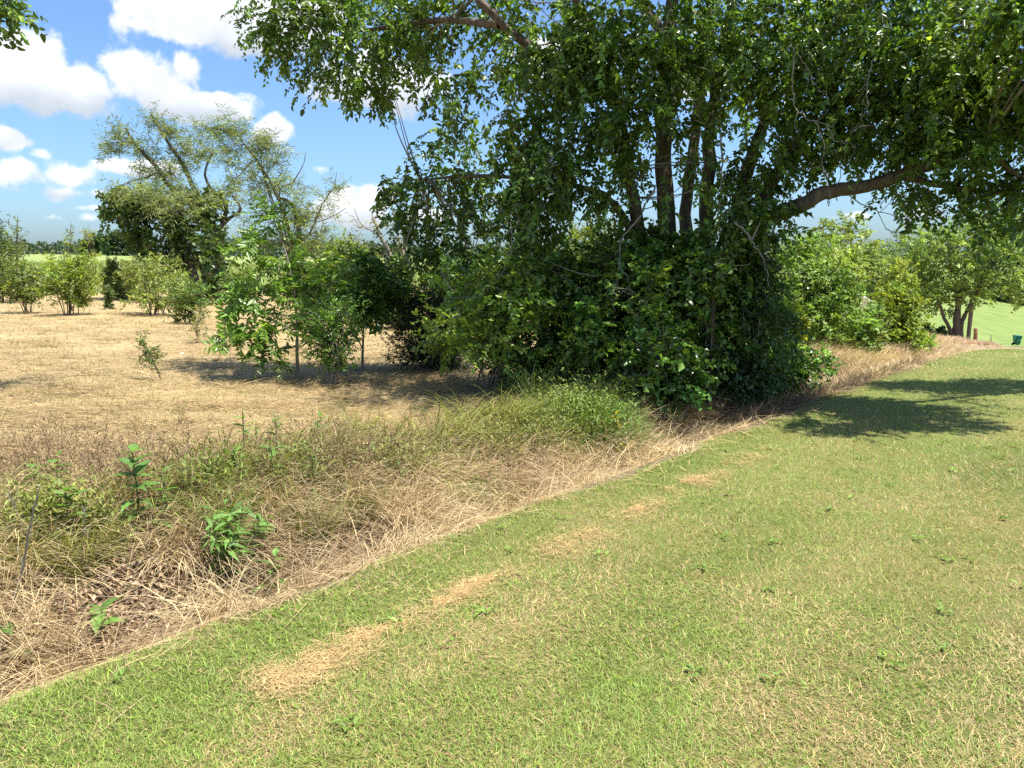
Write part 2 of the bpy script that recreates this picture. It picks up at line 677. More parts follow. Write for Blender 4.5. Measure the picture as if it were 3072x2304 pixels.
def zed(x, y):
    return np.stack([x, y, H(x, y)], 1)


# mown turf --------------------------------------------------------
PATCH = [ground(*p) for p in ((365, 635), (452, 596), (476, 585), (315, 668), (688, 482), (636, 511), (276, 684), (700, 476))]
nl = 590000
x, y, r = polar(nl, 2.0, 30, -50, 48)
u, v = uv(x, y)
edge = VE + wander(u) + wav(x, y, 9, 22) * .06 + rng.normal(0, .05, nl)
keep = v < edge
pd = np.min(np.stack([np.hypot(x - p[0], y - p[1]) for p in PATCH]), 0)
keep &= ~((pd < .10) & (rng.random(nl) < .5))
x, y, r, u, v = x[keep], y[keep], r[keep], u[keep], v[keep]
n = len(x)
P = zed(x, y)
ur, vr = u * .35, v * 1.6
dry = .36 + .26 * wav(ur, vr, 3.0, 34) + .24 * wav(x, y, 1.6, 31) + .26 * wav(x, y, 5, 32) + .2 * wav(x, y, 13, 33) + .55 * np.clip((1.5 - v) / 1.2, 0, 1) - .22 * np.clip((u - 6) / 6, 0, 1) - .22 * np.clip(1 - np.abs(v - 3.0) / .5, 0, 1)
streak = np.exp(-((v - 2.25 - .1 * np.sin(u)) / .16) ** 2) * .45 * np.clip(1 - u / 9, 0, 1)
dry = np.clip(dry + streak, .04, .95)
isd = rng.random(n) < dry
g = tints(n, (.16, .26, .044), .3, .55)
mid = rng.random((n, 1))
g = g * (1 - .45 * mid) + np.array([.28, .30, .085]) * .45 * mid
d = tints(n, (.40, .30, .145), .28)
C = np.where(isd[:, None], d, g)
band = np.where(np.sin(v * math.pi / .55 + .3 * np.sin(u * .4)) > 0, 1, -1)
hd = math.atan2(UY, UX) + np.where(band > 0, 0, math.pi) + rng.normal(0, 1.9, n)
lng = rng.uniform(.016, .043, n) * (1 + .012 * r)
lng *= np.where(rng.random(n) < .03, 1.7, 1)
wd = .0017 + .00056 * r
near = r < 4.2
gl = Buf()
blades(gl, P[near], hd[near], np.where(isd, .72, .42)[near] * rng.uniform(.5, 1.3, near.sum()), lng[near], wd[near], C[near], 2, .9, .5)
far = ~near
blades(gl, P[far], hd[far], rng.uniform(.2, .75, far.sum()), lng[far], wd[far], C[far], 1, .5, .2)
stuff(gl.build('lawn_grass', M_GRASS), 'short mown grass of the roadside lawn, green with tan dry patches', 'grass')

# clover and broad weeds in the turf
wb = Buf()
for _ in range(60):
    u0, v0 = rng.uniform(1.2, 9), rng.uniform(.2, 3.3)
    x0, y0 = xy(u0, v0)
    k = rng.integers(4, 9)
    P = zed(x0 + rng.normal(0, .02, k), y0 + rng.normal(0, .02, k)) + [0, 0, .02]
    hd = rng.uniform(0, 6.28, k)
    Dd = np.stack([np.cos(hd), np.sin(hd), rng.uniform(.1, .7, k)], 1)
    leaves(wb, P, Dd, np.tile([0, 0, 1.], (k, 1)) + rnd(k, .2), rng.uniform(.03, .06, k), rng.uniform(.012, .022, k), tints(k, (.14, .24, .05), .2, .5), six=False)
stuff(wb.build('turf_weeds', M_GRASS), 'small flat broadleaf weeds scattered in the mown lawn', 'weeds')


# hay clumps left on the lawn -------------------------------------------
def hay(loc, rad, k, label):
    o = thing('hay_clump', label, 'hay clump', loc, 'clumps of dried clippings on the lawn')
    b = Buf()
    a = R(50.3) + rng.normal(0, .8, k)
    sub = rng.normal(0, 1, (7, 2)) * [rad * 1.0, rad * .38]
    rr = sub[rng.integers(0, 7, k)] + rng.normal(0, .30, (k, 2)) * rad
    dx, dy = rr[:, 0], rr[:, 1]
    x = loc[0] + dx * UX - dy * UY
    y = loc[1] + dx * UY + dy * UX
    P = zed(x, y)
    P[:, 2] += rng.uniform(.003, .022, k)
    blades(b, P, a + rng.choice([0, math.pi], k), rng.uniform(.8, 1.1, k), rng.uniform(.03, .08, k), .0035, tints(k, (.50, .35, .16), .22), 2, .3, .2)
    stuff(b.build('straw', M_STRAW, o, loc))


# loose clippings in a broken streak between the clumps
lc = Buf()
sa, sb_ = ground(270, 690), ground(775, 447)
for _ in range(2300):
    f = rng.random() ** 1.5
    p = sa + (sb_ - sa) * f
    k = 5
    wv = math.sin(f * 37) + math.sin(f * 91 + 1) + .4
    if wv < rng.uniform(-.6, 1.2):
        continue
    w_ = rng.normal(0, .065)
    P = zed(p[0] + rng.normal(0, .05, k) - UY * w_, p[1] + rng.normal(0, .05, k) + UX * w_)
    P[:, 2] += rng.uniform(.008, .03, k)
    blades(lc, P, R(50.3) + rng.normal(0, 1.1, k), rng.uniform(.75, 1.1, k), rng.uniform(.03, .08, k), .003, tints(k, (.48, .345, .165), .25), 1, .3, .2)
stuff(lc.build('loose_clippings', M_STRAW), 'broken streak of loose tan clippings along the lawn', 'clippings')
for (px, py, rad, k, lab) in [
    (367, 637, .075, 420, 'wide orange-brown clump of dried clippings on the lawn with a small dark hole'),
    (450, 600, .05, 240, 'dried clippings clump on the lawn, lower one of the joined pair'),
    (478, 583, .07, 400, 'dried clippings clump on the lawn, upper and larger one of the joined pair'),
    (318, 664, .07, 330, 'thin dried clippings clump on the lawn nearest the viewer'),
    (688, 482, .10, 330, 'pale dried clippings strip on the lawn below the thicket, farthest up the verge'),
    (636, 511, .06, 180, 'small dried clippings spot on the lawn halfway up the verge')]:
    hay(ground(px, py), rad, k, lab)

# ditch: arching dry grass ----------------------------------------------
dg = Buf()
LIT = ground(120, 605)
nt_ = 1500
uu = -3 + 29 * rng.random(nt_) ** 1.35
vv = VE + .10 + wander(uu) * .8 + rng.random(nt_) ** .85 * 2.15
x, y = xy(uu, vv)
dist = np.hypot(x, y)
for i in range(nt_):
    x0, y0, u0, v0, d0 = x[i], y[i], uu[i], vv[i], dist[i]
    if d0 > 6 and rng.random() < .25:
        continue
    up = v0 - VE
    k = int(rng.integers(55, 105) * (1.0 if d0 < 9 else .5))
    g_ = float(np.clip(.10 + .40 * wav(x0, y0, 1.3, 41) + .26 * (up > 1.5) - .5 * (up < 1.0), 0, .75))
    if up < .4:
        k = int(k * .7)
    P = zed(x0 + rng.normal(0, .09, k), y0 + rng.normal(0, .09, k))
    # most tussocks fall down the bank towards the lawn
    base = math.atan2(-UX, UY) + rng.normal(0, .7)
    hd = base + rng.normal(0, .8, k)
    isg = rng.random(k) < g_
    L = rng.uniform(.3, .7, k) * (.32 if up < .3 else .75 if up < .6 else 1.0)
    if math.hypot(x0 - LIT[0], y0 - LIT[1]) < .34:
        continue
    L[isg] *= 1.1
    c1 = tints(k, (.52, .415, .24) if rng.random() < .62 else (.36, .265, .16), .25)
    c2 = tints(k, (.21, .27, .075), .25, .7)
    C = np.where(isg[:, None], c2, c1)
    lean = np.where(isg, rng.uniform(.05, .4, k), rng.uniform(.1, .7, k))
    W = np.where(isg, .0050, .0032) + .00045 * d0
    blades(dg, P, hd, lean, L, W, C, 3 if d0 < 9 else 2, rng.uniform(.5, 1.2, k), rng.uniform(.5, 1.5, k), True)
# flattened straw at the mowing line
k = 2600
u_ = -3 + 30 * rng.random(k) ** 1.5
v_ = VE + wander(u_) + rng.normal(.10, .24, k)
x, y = xy(u_, v_)
P = zed(x, y)
P[:, 2] += rng.uniform(0, .05, k)
hd = R(50.3) + rng.normal(0, 1.0, k) + rng.choice([0, math.pi], k)
blades(dg, P, hd, rng.uniform(.75, 1.05, k), rng.uniform(.1, .35, k), .003 + .0005 * np.hypot(x, y), tints(k, (.43, .32, .17), .25), 2, .2, .25, True)
stuff(dg.build('dry_grass', M_STRAW), 'long dry straw-coloured grass falling over the ditch bank beside the lawn', 'grass')

# dead reddish weeds along the top of the bank ------------------------
rw = Buf()
for (px, py, sx, sy, n_, hh) in [(150, 475, 130, 26, 420, .5), (40, 470, 60, 22, 150, .45), (330, 460, 70, 24, 260, .5), (500, 468, 45, 16, 120, .4),
                                 (395, 440, 60, 10, 110, .32), (230, 452, 90, 10, 130, .34), (505, 490, 25, 10, 80, .35), (680, 445, 40, 8, 60, .3)]:
    for _ in range(n_):
        q = ground(rng.normal(px, sx * .5), min(rng.normal(py + 22, sy * .6), 600))
        uq, vq = uv(q[0], q[1])
        if vq < VE + .8:
            continue
        h_ = hh * rng.uniform(.3, 1.05)
        top = q + [rng.normal(0, .09), rng.normal(0, .09), h_]
        c = tints(1, (.225, .16, .092), .3)[0]
        if rng.random() < .45:
            continue
        k = 12
        s = rng.uniform(.25, 1, k)
        P = q + (top - q) * s[:, None]
        hd = rng.uniform(0, 6.28, k)
        blades(rw, np.vstack([q[None], P]), np.concatenate([[rng.uniform(0, 6.28)], hd]), np.concatenate([[.1], rng.uniform(.2, .45, k)]),
               np.concatenate([[h_], h_ * rng.uniform(.15, .4, k)]), .0045, np.tile(c, (k + 1, 1)), 1, .2, .1)
        P2 = np.repeat(P, 2, 0) + rnd(2 * k, .035)
        leaves(rw, P2, rnd(2 * k), rnd(2 * k), .02, .011, tints(2 * k, (.24, .17, .10), .3), six=False)
stuff(rw.build('dead_weeds', M_DEADLEAF), 'reddish brown dried weeds standing along the top of the ditch bank', 'weeds')

# mown field: clippings lying flat ---------------------------------------
fb = Buf()
nf_ = 200000
x, y, r = polar(nf_, 4.5, 44, -50, 22)
u, v = uv(x, y)
keep = (v > VE + 1.7 + wav(x, y, 2, 51) * .3) & (v < 43)
x, y, r = x[keep], y[keep], r[keep]
n = len(x)
P = zed(x, y)
P[:, 2] += rng.uniform(0, .035, n)
gr = np.clip(.12 + .30 * wav(x, y, .9, 52) + .2 * wav(x, y, 3, 53), 0, .6) + .06
isg = rng.random(n) < gr
C = np.where(isg[:, None], tints(n, (.27, .275, .09), .2), tints(n, (.48, .375, .20), .2))
br = .5 + .5 * wav(x, y, 2.3, 54)
C *= (.62 + .48 * br + .12 * wav(x, y, 7, 55))[:, None]
hd = rng.normal(0, .7, n) + math.pi * rng.integers(0, 2, n) + .15
blades(fb, P, hd, np.where(isg, rng.uniform(.2, .7, n), rng.uniform(.78, 1.02, n)), np.where(isg, .07, .13) * rng.uniform(.6, 1.4, n) * (1 + .02 * r), .0035 + .0006 * r, C, 1, .1, .1)
# little windrows of clippings
for _ in range(1700):
    rr = 6 * (38 / 6) ** rng.random()
    a = R(rng.uniform(-38, 8))
    x0, y0 = rr * math.sin(a), rr * math.cos(a)
    if not (VE + 2.3 < uv(x0, y0)[1] < 41):
        continue
    k = 26
    P = zed(x0 + rng.normal(0, .22, k), y0 + rng.normal(0, .05, k))
    P[:, 2] += rng.uniform(.02, .08, k)
    blades(fb, P, rng.normal(0, .5, k), rng.uniform(.7, 1.1, k), rng.uniform(.12, .3, k), .005 + .0007 * rr, tints(k, np.array([.44, .315, .155]) * rng.uniform(.55, 1.1), .25), 1, .1, .2)
stuff(fb.build('hay_clippings', M_STRAW), 'tan cut grass lying over the mown field', 'hay')

# far pasture grass in the unmown strip beyond the mown field
pg = Buf()
n = 26000
x, y = rng.uniform(-70, 30, n), rng.uniform(26, 130, n)
u, v = uv(x, y)
keep = v > 41 + wav(x, y, .3, 61) * 3
x, y = x[keep], y[keep]
P = zed(x, y)
n = len(x)
blades(pg, P, rng.uniform(0, 6.28, n), rng.uniform(.1, .5, n), rng.uniform(.35, .8, n), .06 + .002 * y, tints(n, (.19, .235, .07), .18, .5), 1, .4, .2)
stuff(pg.build('pasture_grass', M_GRASS), 'tall pale green grass of the unmown pasture behind the shrubs', 'grass')


# ------------------------------------------------------------------ foliage
def spray_leaves(buf, c, outd, nleaf, slen, L, W, base, jit=.22, warm=.6, droop=.4, tidy=.5, six=True, twigs=None, sjit=.18):
    """twigs with leaves set alternately along them"""
    n = len(c)
    if n == 0:
        return
    t = nrm(nrm(outd) * .8 + rnd(n, .45) + np.array([0, 0, -droop * .5]))
    side = nrm(np.cross(t, np.array([0, 0, 1.]) + rnd(n, .3)))
    up = np.cross(side, t)
    up[up[:, 2] < 0] *= -1
    sl = slen * rng.uniform(.6, 1.25, n)
    sc = np.exp(rng.normal(0, sjit, (n, 1)))
    sy = rng.beta(1.2, 3.5, n)
    j = np.arange(nleaf)
    s = ((j + .5) / nleaf)[None, :, None]
    sl_ = sl[:, None, None]
    P = c[:, None, :] + t[:, None, :] * sl_ * (s - .35) - np.array([0, 0, 1.]) * sl_ * droop * .55 * s * s
    sg = np.where(j % 2 == 0, 1., -1.)[None, :, None]
    D = t[:, None, :] * .55 + side[:, None, :] * sg * .9 - np.array([0, 0, 1.]) * droop * .8
    D = D.reshape(-1, 3) + rnd(n * nleaf, (1 - tidy) * .9)
    Nn = np.repeat(up, nleaf, 0) + rnd(n * nleaf, (1 - tidy) * 1.0)
    m = n * nleaf
    C = tints(m, base, jit) * np.repeat(sc, nleaf, 0)
    yy = np.repeat(sy, nleaf)[:, None] * warm
    C = np.clip(C * (1 + yy * np.array([1.0, .45, -.3])), .004, .8)
    Lr = L * rng.uniform(.6, 1.3, m) * np.repeat(rng.uniform(.75, 1.2, n), nleaf)
    leaves(buf, P.reshape(-1, 3), D, Nn, Lr, Lr * (W / L), C, .2, .16, six)
    if twigs is not None:
        a = c - t * sl[:, None] * .42
        b = c + t * sl[:, None] * .25 - np.array([0, 0, 1.]) * sl[:, None] * droop * .2
        w = side * .005
        i = np.arange(n)[:, None] * 3
        V = np.stack([a - w, a + w, b], 1)
        twigs.add(V.reshape(-1, 3), i + np.array([[0, 1, 2]]))


def in_lobe(c, r3, n, bias=.45):
    d = nrm(rnd(n))
    k = rng.random(n)[:, None] ** bias
    return c + d * k * r3, d


def clump_keep(P, k, thr, seed):
    r_ = np.random.default_rng(seed)
    s = 0
    for i in range(7):
        a = nrm(r_.normal(0, 1, 3)) * k * r_.uniform(.6, 1.6)
        s = s + np.sin(P @ a + r_.uniform(0, 6.28))
    return s / 7 * 1.6 > thr


def plant(name, label, cat, base, lobes, stems, leaf, mats=(M_LEAF, M_BARK), group=None, twig=True, limbs_per=4, crown='crown', stem='trunk', clump=(3.0, -.35), twig_max=.03):
    """lobes: (centre, radii, number of sprays, colour factor); stems: (points, r0, r1);
    leaf: dict for spray_leaves"""
    o = thing(name, label, cat, base, group)
    tw = Buf() if twig else None
    cb = Buf()
    pts = []
    for (P, r0, r1, *nm) in stems:
        b = Buf()
        Q = tube(b, P, r0, r1, 9 if r0 > .08 else 6, n=5, wob=r0 * .08)
        pts.append(Q)
        b.build(nm[0] if nm else stem, mats[1], o, base, smooth=True)
    allp = np.vstack(pts) if pts else np.array([base])
    for li, (c, r3, ns, *cf) in enumerate(lobes):
        c, r3 = np.asarray(c, float), np.asarray(r3, float)
        P, d = in_lobe(c, r3, int(ns))
        kk = clump_keep(P, clump[0] / max(.3, float(np.mean(r3))) , clump[1], 100 + li)
        P, d = P[kk], d[kk]
        lf = dict(leaf)
        if cf:
            lf['base'] = np.asarray(lf['base']) * np.asarray(cf[0])
        spray_leaves(cb, P, d * .9 + np.array([0, 0, lf.pop('rise', .1)]), twigs=tw, **lf)
        if tw is not None and len(P) > 3:
            dist = np.linalg.norm(allp - c, axis=1) + np.maximum(0, allp[:, 2] - c[2]) * .5
            s0 = allp[np.argmin(dist)]
            for q in range(limbs_per):
                e = P[rng.integers(len(P))]
                m_ = (s0 * .5 + e * .5) + rnd(1, .12 * float(np.linalg.norm(e - s0)))[0]
                rr = min(twig_max, max(.005, .012 * float(np.linalg.norm(e - s0))))
                tube(tw, [s0, m_, e], rr, .004, 4, n=4)
    if cb.n:
        stuff(cb.build(crown, mats[0], o, base))
    if tw is not None and tw.n:
        stuff(tw.build('twigs', mats[2] if len(mats) > 2 else mats[1], o, base))
    return o


def PL(px, py, D, rx, ry, rd, ns, *cf):
    """lobe from its outline in the photograph and a distance"""
    c = at(px, py, D)
    return (c, (rx * D / FPX, rd, ry * D / FPX), ns, *cf)


def path(*a):
    return [at(*q) for q in a]


# ------------------------------------------------------------------ the great tree
DT = 11.0
tb = gp(672, DT)
stems = [
    ([tb, *path((670, 300, 11), (667, 220, 11), (662, 150, 11), (667, 60, 11), (678, -50, 11.2))], .165, .08),
    ([tb + [.12, .1, 0], *path((690, 300, 11.2), (686, 215, 11.3), (694, 145, 11.5), (703, 60, 11.8), (716, -50, 12))], .115, .05),
    ([tb + [.45, .1, 0], *path((712, 300, 11), (706, 215, 11), (710, 150, 11), (716, 85, 11), (742, -40, 11))], .135, .05),
    ([tb + [-.25, 0, 0], *path((648, 290, 10.9), (640, 240, 10.8), (628, 170, 10.6), (620, 120, 10.5), (598, 50, 10.3), (562, -30, 10.2))], .115, .04),
    ([tb + [.9, 0, 0], *path((742, 270, 10.6), (757, 228, 10.4), (792, 208, 10.1), (832, 191, 9.9), (880, 182, 9.7), (930, 164, 9.4), (985, 140, 9.2), (1070, 105, 9.4), (1180, 60, 10), (1300, 40, 10.6))], .125, .035, 'limb'),
    (path((904, 176, 9.5), (937, 184, 9.4), (985, 192, 9.2), (1030, 188, 9.1)), .05, .015, 'limb'),
    (path((752, 240, 10.5), (768, 190, 10.5), (802, 140, 10.3), (850, 100, 10), (905, 58, 9.6), (965, 15, 9.2)), .10, .04, 'limb'),
    (path((728, 262, 10.9), (745, 180, 11), (765, 120, 11), (800, 65, 11), (850, 10, 11)), .11, .04, 'limb'),
    (path((612, 95, 10.4), (565, 72, 10.3), (530, 47, 10.1), (505, 26, 9.9), (478, -2, 9.8)), .08, .04, 'limb'),
    (path((644, 255, 10.8), (615, 205, 10.7), (590, 190, 10.5), (540, 180, 11), (470, 176, 11.8), (420, 180, 12.2)), .06, .015, 'limb'),
    (path((500, 25, 9.9), (440, 20, 11), (370, 30, 12), (310, 25, 12.2)), .05, .02, 'limb'),
    (path((985, 140, 9.0), (1010, 170, 9), (1040, 185, 9)), .05, .02, 'limb'),
    (path((660, 130, 11), (680, 70, 11.6), (640, 0, 12), (600, -60, 12)), .10, .05, 'limb'),
]
K = .018
def A(px, py, D, rx, ry, rd, k=1.0, *cf):
    return PL(px, py, D, rx, ry, rd, max(6, rx * ry * math.pi * K * k), *cf)


lobes = [
    # hanging limb at the far left of the crown
    A(300, 18, 12.2, 58, 42, 1.0, 1.7), A(345, 62, 12.2, 54, 36, .9, 1.7), A(385, 28, 12, 62, 46, 1.0, 1.6), A(300, -45, 12.2, 80, 40, 1.0, .8),
    A(372, 92, 12.2, 26, 17, .5, 1.2), A(275, 45, 12.2, 17, 18, .5, 1.0), A(390, 100, 12, 18, 12, .4, 1),
    # top
    A(470, 22, 11, 70, 56, 1.2, .95), A(555, 38, 10.6, 76, 58, 1.2, .9), A(640, 30, 10.2, 70, 60, 1.0, .8), A(730, 40, 10.3, 70, 64, 1.0, .85),
    A(810, 40, 10.2, 80, 66, 1.1, .9), A(890, 45, 9.8, 82, 64, 1.1, .95), A(975, 60, 9.0, 72, 64, 1.0, 1.0, (1.25, 1.15, 1)), A(1060, 80, 8.8, 70, 85, 1.0, 1.0),
    # in front of the upper stems
    A(600, 55, 9.9, 55, 40, .6, .9), A(655, 75, 9.9, 45, 40, .5, .85), A(705, 55, 9.9, 45, 45, .5, .85), A(610, 130, 10.0, 40, 24, .5, .8), A(560, 75, 10, 50, 30, .6, .8), A(690, 155, 10, 30, 18, .3, .6),
    A(445, 268, 12.5, 50, 20, .8, 1.1), A(505, 280, 11.0, 40, 14, .7, 1.0), A(400, 215, 12.5, 22, 34, .6, 1.0),
    A(560, 175, 9.9, 34, 26, .6, 1.1), A(600, 195, 10.1, 24, 22, .4, .9), A(525, 150, 10, 40, 30, .6, .9), A(625, 165, 10, 20, 20, .3, .6), A(655, 205, 10, 16, 14, .25, .5), A(700, 190, 10, 16, 20, .25, .6), A(540, 205, 10, 36, 24, .6, 1.1),
    # middle
    A(445, 78, 11.2, 44, 34, .8, .55), A(505, 105, 10.3, 62, 38, .9, .85), A(572, 112, 10.3, 60, 42, .9, .9), A(640, 118, 10.0, 45, 38, .5, .5),
    A(700, 120, 10.0, 34, 34, .4, .35), A(768, 132, 10.3, 50, 50, .9, .95), A(835, 118, 10.2, 62, 46, 1.0, 1.0), A(905, 118, 9.7, 66, 46, 1.0, 1.0), A(985, 125, 9.3, 60, 42, .9, .95),
    # low left skirt
    A(438, 160, 12.5, 48, 33, .8, 1.0), A(408, 190, 12.5, 26, 30, .6, 1.0), A(470, 205, 12.5, 56, 38, .9, 1.1), A(525, 175, 10.3, 42, 38, .8, 1.1), A(528, 226, 10.4, 34, 30, .7, 1.1),
    A(480, 252, 12.5, 52, 27, .8, 1.05), A(425, 235, 12.5, 26, 30, .6, 1.0), A(455, 272, 12.5, 28, 18, .6, .9), A(540, 262, 10.6, 32, 22, .7, .9),
    # middle below the fork
    A(598, 160, 10.8, 32, 20, .6, .9), A(612, 215, 10.9, 22, 22, .5, .6), A(650, 185, 10.5, 26, 26, .4, .45),
    A(752, 205, 10.3, 30, 30, .7, 1.0), A(722, 236, 10.4, 26, 20, .5, 1.0), A(775, 238, 10.2, 22, 18, .5, 1.0), A(760, 172, 10.6, 42, 26, .8, 1.0), A(742, 285, 10.3, 26, 40, .5, 1.0),
    # hanging below the right limb
    A(905, 196, 9.8, 36, 15, .7, .9), A(962, 192, 9.5, 44, 18, .7, 1.05), A(1018, 192, 9.2, 30, 24, .7, .9), A(966, 235, 9.3, 15, 26, .3, .9), A(1012, 218, 9.2, 15, 14, .3, .8), A(830, 165, 10.1, 40, 18, .7, .9),
    A(930, 150, 9.5, 50, 20, .8, 1.3), A(975, 150, 8.9, 34, 18, .4, 1.0), A(1015, 135, 8.9, 30, 20, .4, 1.0), A(770, 215, 9.9, 24, 14, .4, .9), A(735, 215, 9.9, 22, 24, .4, .9), A(720, 262, 9.9, 24, 16, .4, .8),
    # far side and above the picture
    A(560, 10, 13.4, 120, 70, 1.4, .45), A(760, 40, 13.6, 130, 80, 1.4, .5), A(905, 60, 13, 100, 70, 1.3, .45),
    A(480, -90, 10.8, 130, 60, 1.6, .55), A(680, -110, 11.2, 150, 90, 2.0, .55), A(880, -90, 10.5, 150, 80, 1.9, .55), A(1110, -30, 9.8, 90, 90, 1.6, .5),
    A(1130, 20, 10.6, 80, 60, .7, 1.5), A(1240, 20, 10.8, 90, 60, .7, 1.5), A(1350, 30, 11, 80, 60, .8, 1.3), A(1450, 30, 11, 80, 60, .8, 1.0), A(1120, 40, 8.0, 80, 60, .6, 1.0), A(1050, 10, 7.6, 60, 40, .5, .9),
    A(640, -160, 8.6, 170, 80, 1.3, .45), A(860, -170, 8.4, 150, 80, 1.2, .4),
]
LEAF_ELM = dict(nleaf=15, slen=.42, L=.088, W=.048, base=(.085, .155, .03), jit=.3, sjit=.3, warm=.7, droop=.5, tidy=.5, rise=-.15)
plant('broadleaf_tree', 'huge many-stemmed broadleaf tree with a long low limb reaching over the lawn', 'tree', tb, lobes, stems, LEAF_ELM,
      (M_LEAF, M_BARK, M_TWIG), limbs_per=3, clump=(2.6, -.42))
big = [o for o in COL.objects if o.name == 'broadleaf_tree'][0]
# bare grey dead branches hanging in the crown
for P, r0 in [
    (path((876, 52, 8.9), (868, 80, 8.9), (866, 110, 8.9), (852, 132, 8.9), (838, 150, 8.9)), .012),
    (path((794, 55, 9.3), (792, 95, 9.3), (798, 112, 9.3), (815, 122, 9.3), (836, 126, 9.2)), .017),
    (path((790, 45, 9.3), (806, 66, 9.3), (815, 85, 9.3), (826, 92, 9.3)), .011),
    (path((815, 122, 9.3), (824, 142, 9.3), (822, 165, 9.3), (826, 185, 9.3)), .010),
    (path((826, 124, 9.3), (834, 140, 9.3), (846, 142, 9.3), (856, 146, 9.3)), .010),
    (path((718, 120, 9.9), (722, 160, 9.9), (720, 195, 9.9), (716, 240, 9.9)), .022),
    (path((735, 222, 9.7), (752, 240, 9.7), (764, 262, 9.7), (770, 290, 9.7)), .030),
    (path((655, 185, 10), (640, 215, 10), (622, 240, 10), (618, 275, 10), (614, 310, 10)), .028),
    (path((618, 262, 10), (630, 285, 10), (632, 310, 10)), .022),
    (path((570, 140, 9.6), (545, 165, 9.6), (530, 185, 9.6)), .014),
    (path((555, 205, 9.8), (520, 222, 9.8), (500, 243, 9.8)), .013),
    (path((510, 222, 9.7), (512, 250, 9.7), (500, 275, 9.7), (480, 290, 9.7)), .014),
    (path((850, 196, 9.6), (880, 212, 9.6), (910, 222, 9.6)), .012),
    (path((878, 211, 9.6), (886, 228, 9.6), (900, 240, 9.6)), .008),
]:
    b = Buf()
    tube(b, P, r0 * .62, .003, 6, n=6, wob=.012)
    b.build('dead_branch', M_DEAD, big, tb, smooth=True)
    for _ in range(3):
        q = Buf()
        a_ = np.array(P[rng.integers(1, len(P))])
        e = a_ + rnd(1, .16)[0] + [0, 0, -.05]
        tube(q, [a_, (a_ + e) / 2 + rnd(1, .03)[0], e], r0 * .45, .002, 4, n=3)
        q.build('dead_twig', M_DEAD, big, tb)


# ------------------------------------------------------------------ shrubs
def shrub(name, label, cat, px, D, w_px, top_py, leaf, mats, group=None, nl=9, sprays=60, stems=6, low=.12, lift=0, clump=(2.6, -.4), shape='round', base=None, depth=.8, bend=0.0, sr=.016, stem='stem', crown='foliage'):
    b0 = gp(px, D) if base is None else base
    topz = at(px, top_py, D)[2]
    h = topz - b0[2]
    w = w_px * D / FPX
    lobes = []
    for i in range(nl):
        f = (i + .5) / nl
        zz = low + (1 - low) * (f * .92)
        if shape == 'cone':
            wr = w * .5 * max(.1, 1.05 - zz)
        elif shape == 'vase':
            wr = w * .5 * (.45 + .75 * zz) * (1 if zz < .8 else .8)
        else:
            wr = w * .5 * math.sqrt(max(.08, 1 - (zz - .5) ** 2 * 2.6))
        a = i * 2.4 + rng.uniform(0, 1)
        rr = wr * rng.uniform(.25, .62)
        c = b0 + np.array([rr * math.cos(a) + bend * zz * h, rr * math.sin(a) * depth, zz * h])
        s = max(wr * .62, .1 * h)
        vr = h / nl * rng.uniform(1.2, 2.0)
        c[2] = min(c[2], topz - vr * .6)
        lobes.append((c, (s, s * depth, max(vr, s * .45)), sprays, tuple(np.exp(rng.normal(0, .10)) * np.array([1 + rng.normal(0, .06), 1, 1]))))
    st = []
    for i in range(stems):
        c = np.array(lobes[rng.integers(nl // 2, nl)][0])
        s0 = b0 + np.array([rng.normal(0, .06 * w), rng.normal(0, .06 * w), -.03])
        m_ = s0 * .55 + c * .45 + np.array([rng.normal(0, .08 * w), rng.normal(0, .08 * w), .1 * h])
        st.append(([s0, m_, c], sr * (h / 2) ** .5, .006, stem))
    return plant(name, label, cat, b0, lobes, st, leaf, mats, group, limbs_per=3, crown=crown, clump=clump)


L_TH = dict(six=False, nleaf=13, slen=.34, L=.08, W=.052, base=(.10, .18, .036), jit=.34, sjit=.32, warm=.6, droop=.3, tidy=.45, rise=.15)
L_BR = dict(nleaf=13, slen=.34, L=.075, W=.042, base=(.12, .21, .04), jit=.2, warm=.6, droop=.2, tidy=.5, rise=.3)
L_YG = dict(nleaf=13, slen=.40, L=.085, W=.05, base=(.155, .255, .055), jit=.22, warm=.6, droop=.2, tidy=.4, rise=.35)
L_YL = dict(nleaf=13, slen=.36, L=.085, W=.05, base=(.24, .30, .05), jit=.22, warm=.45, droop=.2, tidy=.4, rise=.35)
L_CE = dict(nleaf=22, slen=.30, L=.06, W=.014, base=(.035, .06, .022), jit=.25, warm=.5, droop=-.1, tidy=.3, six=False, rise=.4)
L_SP = dict(nleaf=14, slen=.42, L=.125, W=.045, base=(.14, .25, .05), jit=.2, warm=.6, droop=.3, tidy=.75, rise=.3)
L_SM = dict(nleaf=14, slen=.34, L=.055, W=.024, base=(.125, .235, .05), jit=.2, warm=.5, droop=.0, tidy=.5, rise=.7)
G3 = (M_LEAF, M_BARK, M_TWIG)
S3 = (M_SOFT, M_BARK, M_TWIG)
N3 = (M_NEEDLE, M_DBARK, M_DBARK)

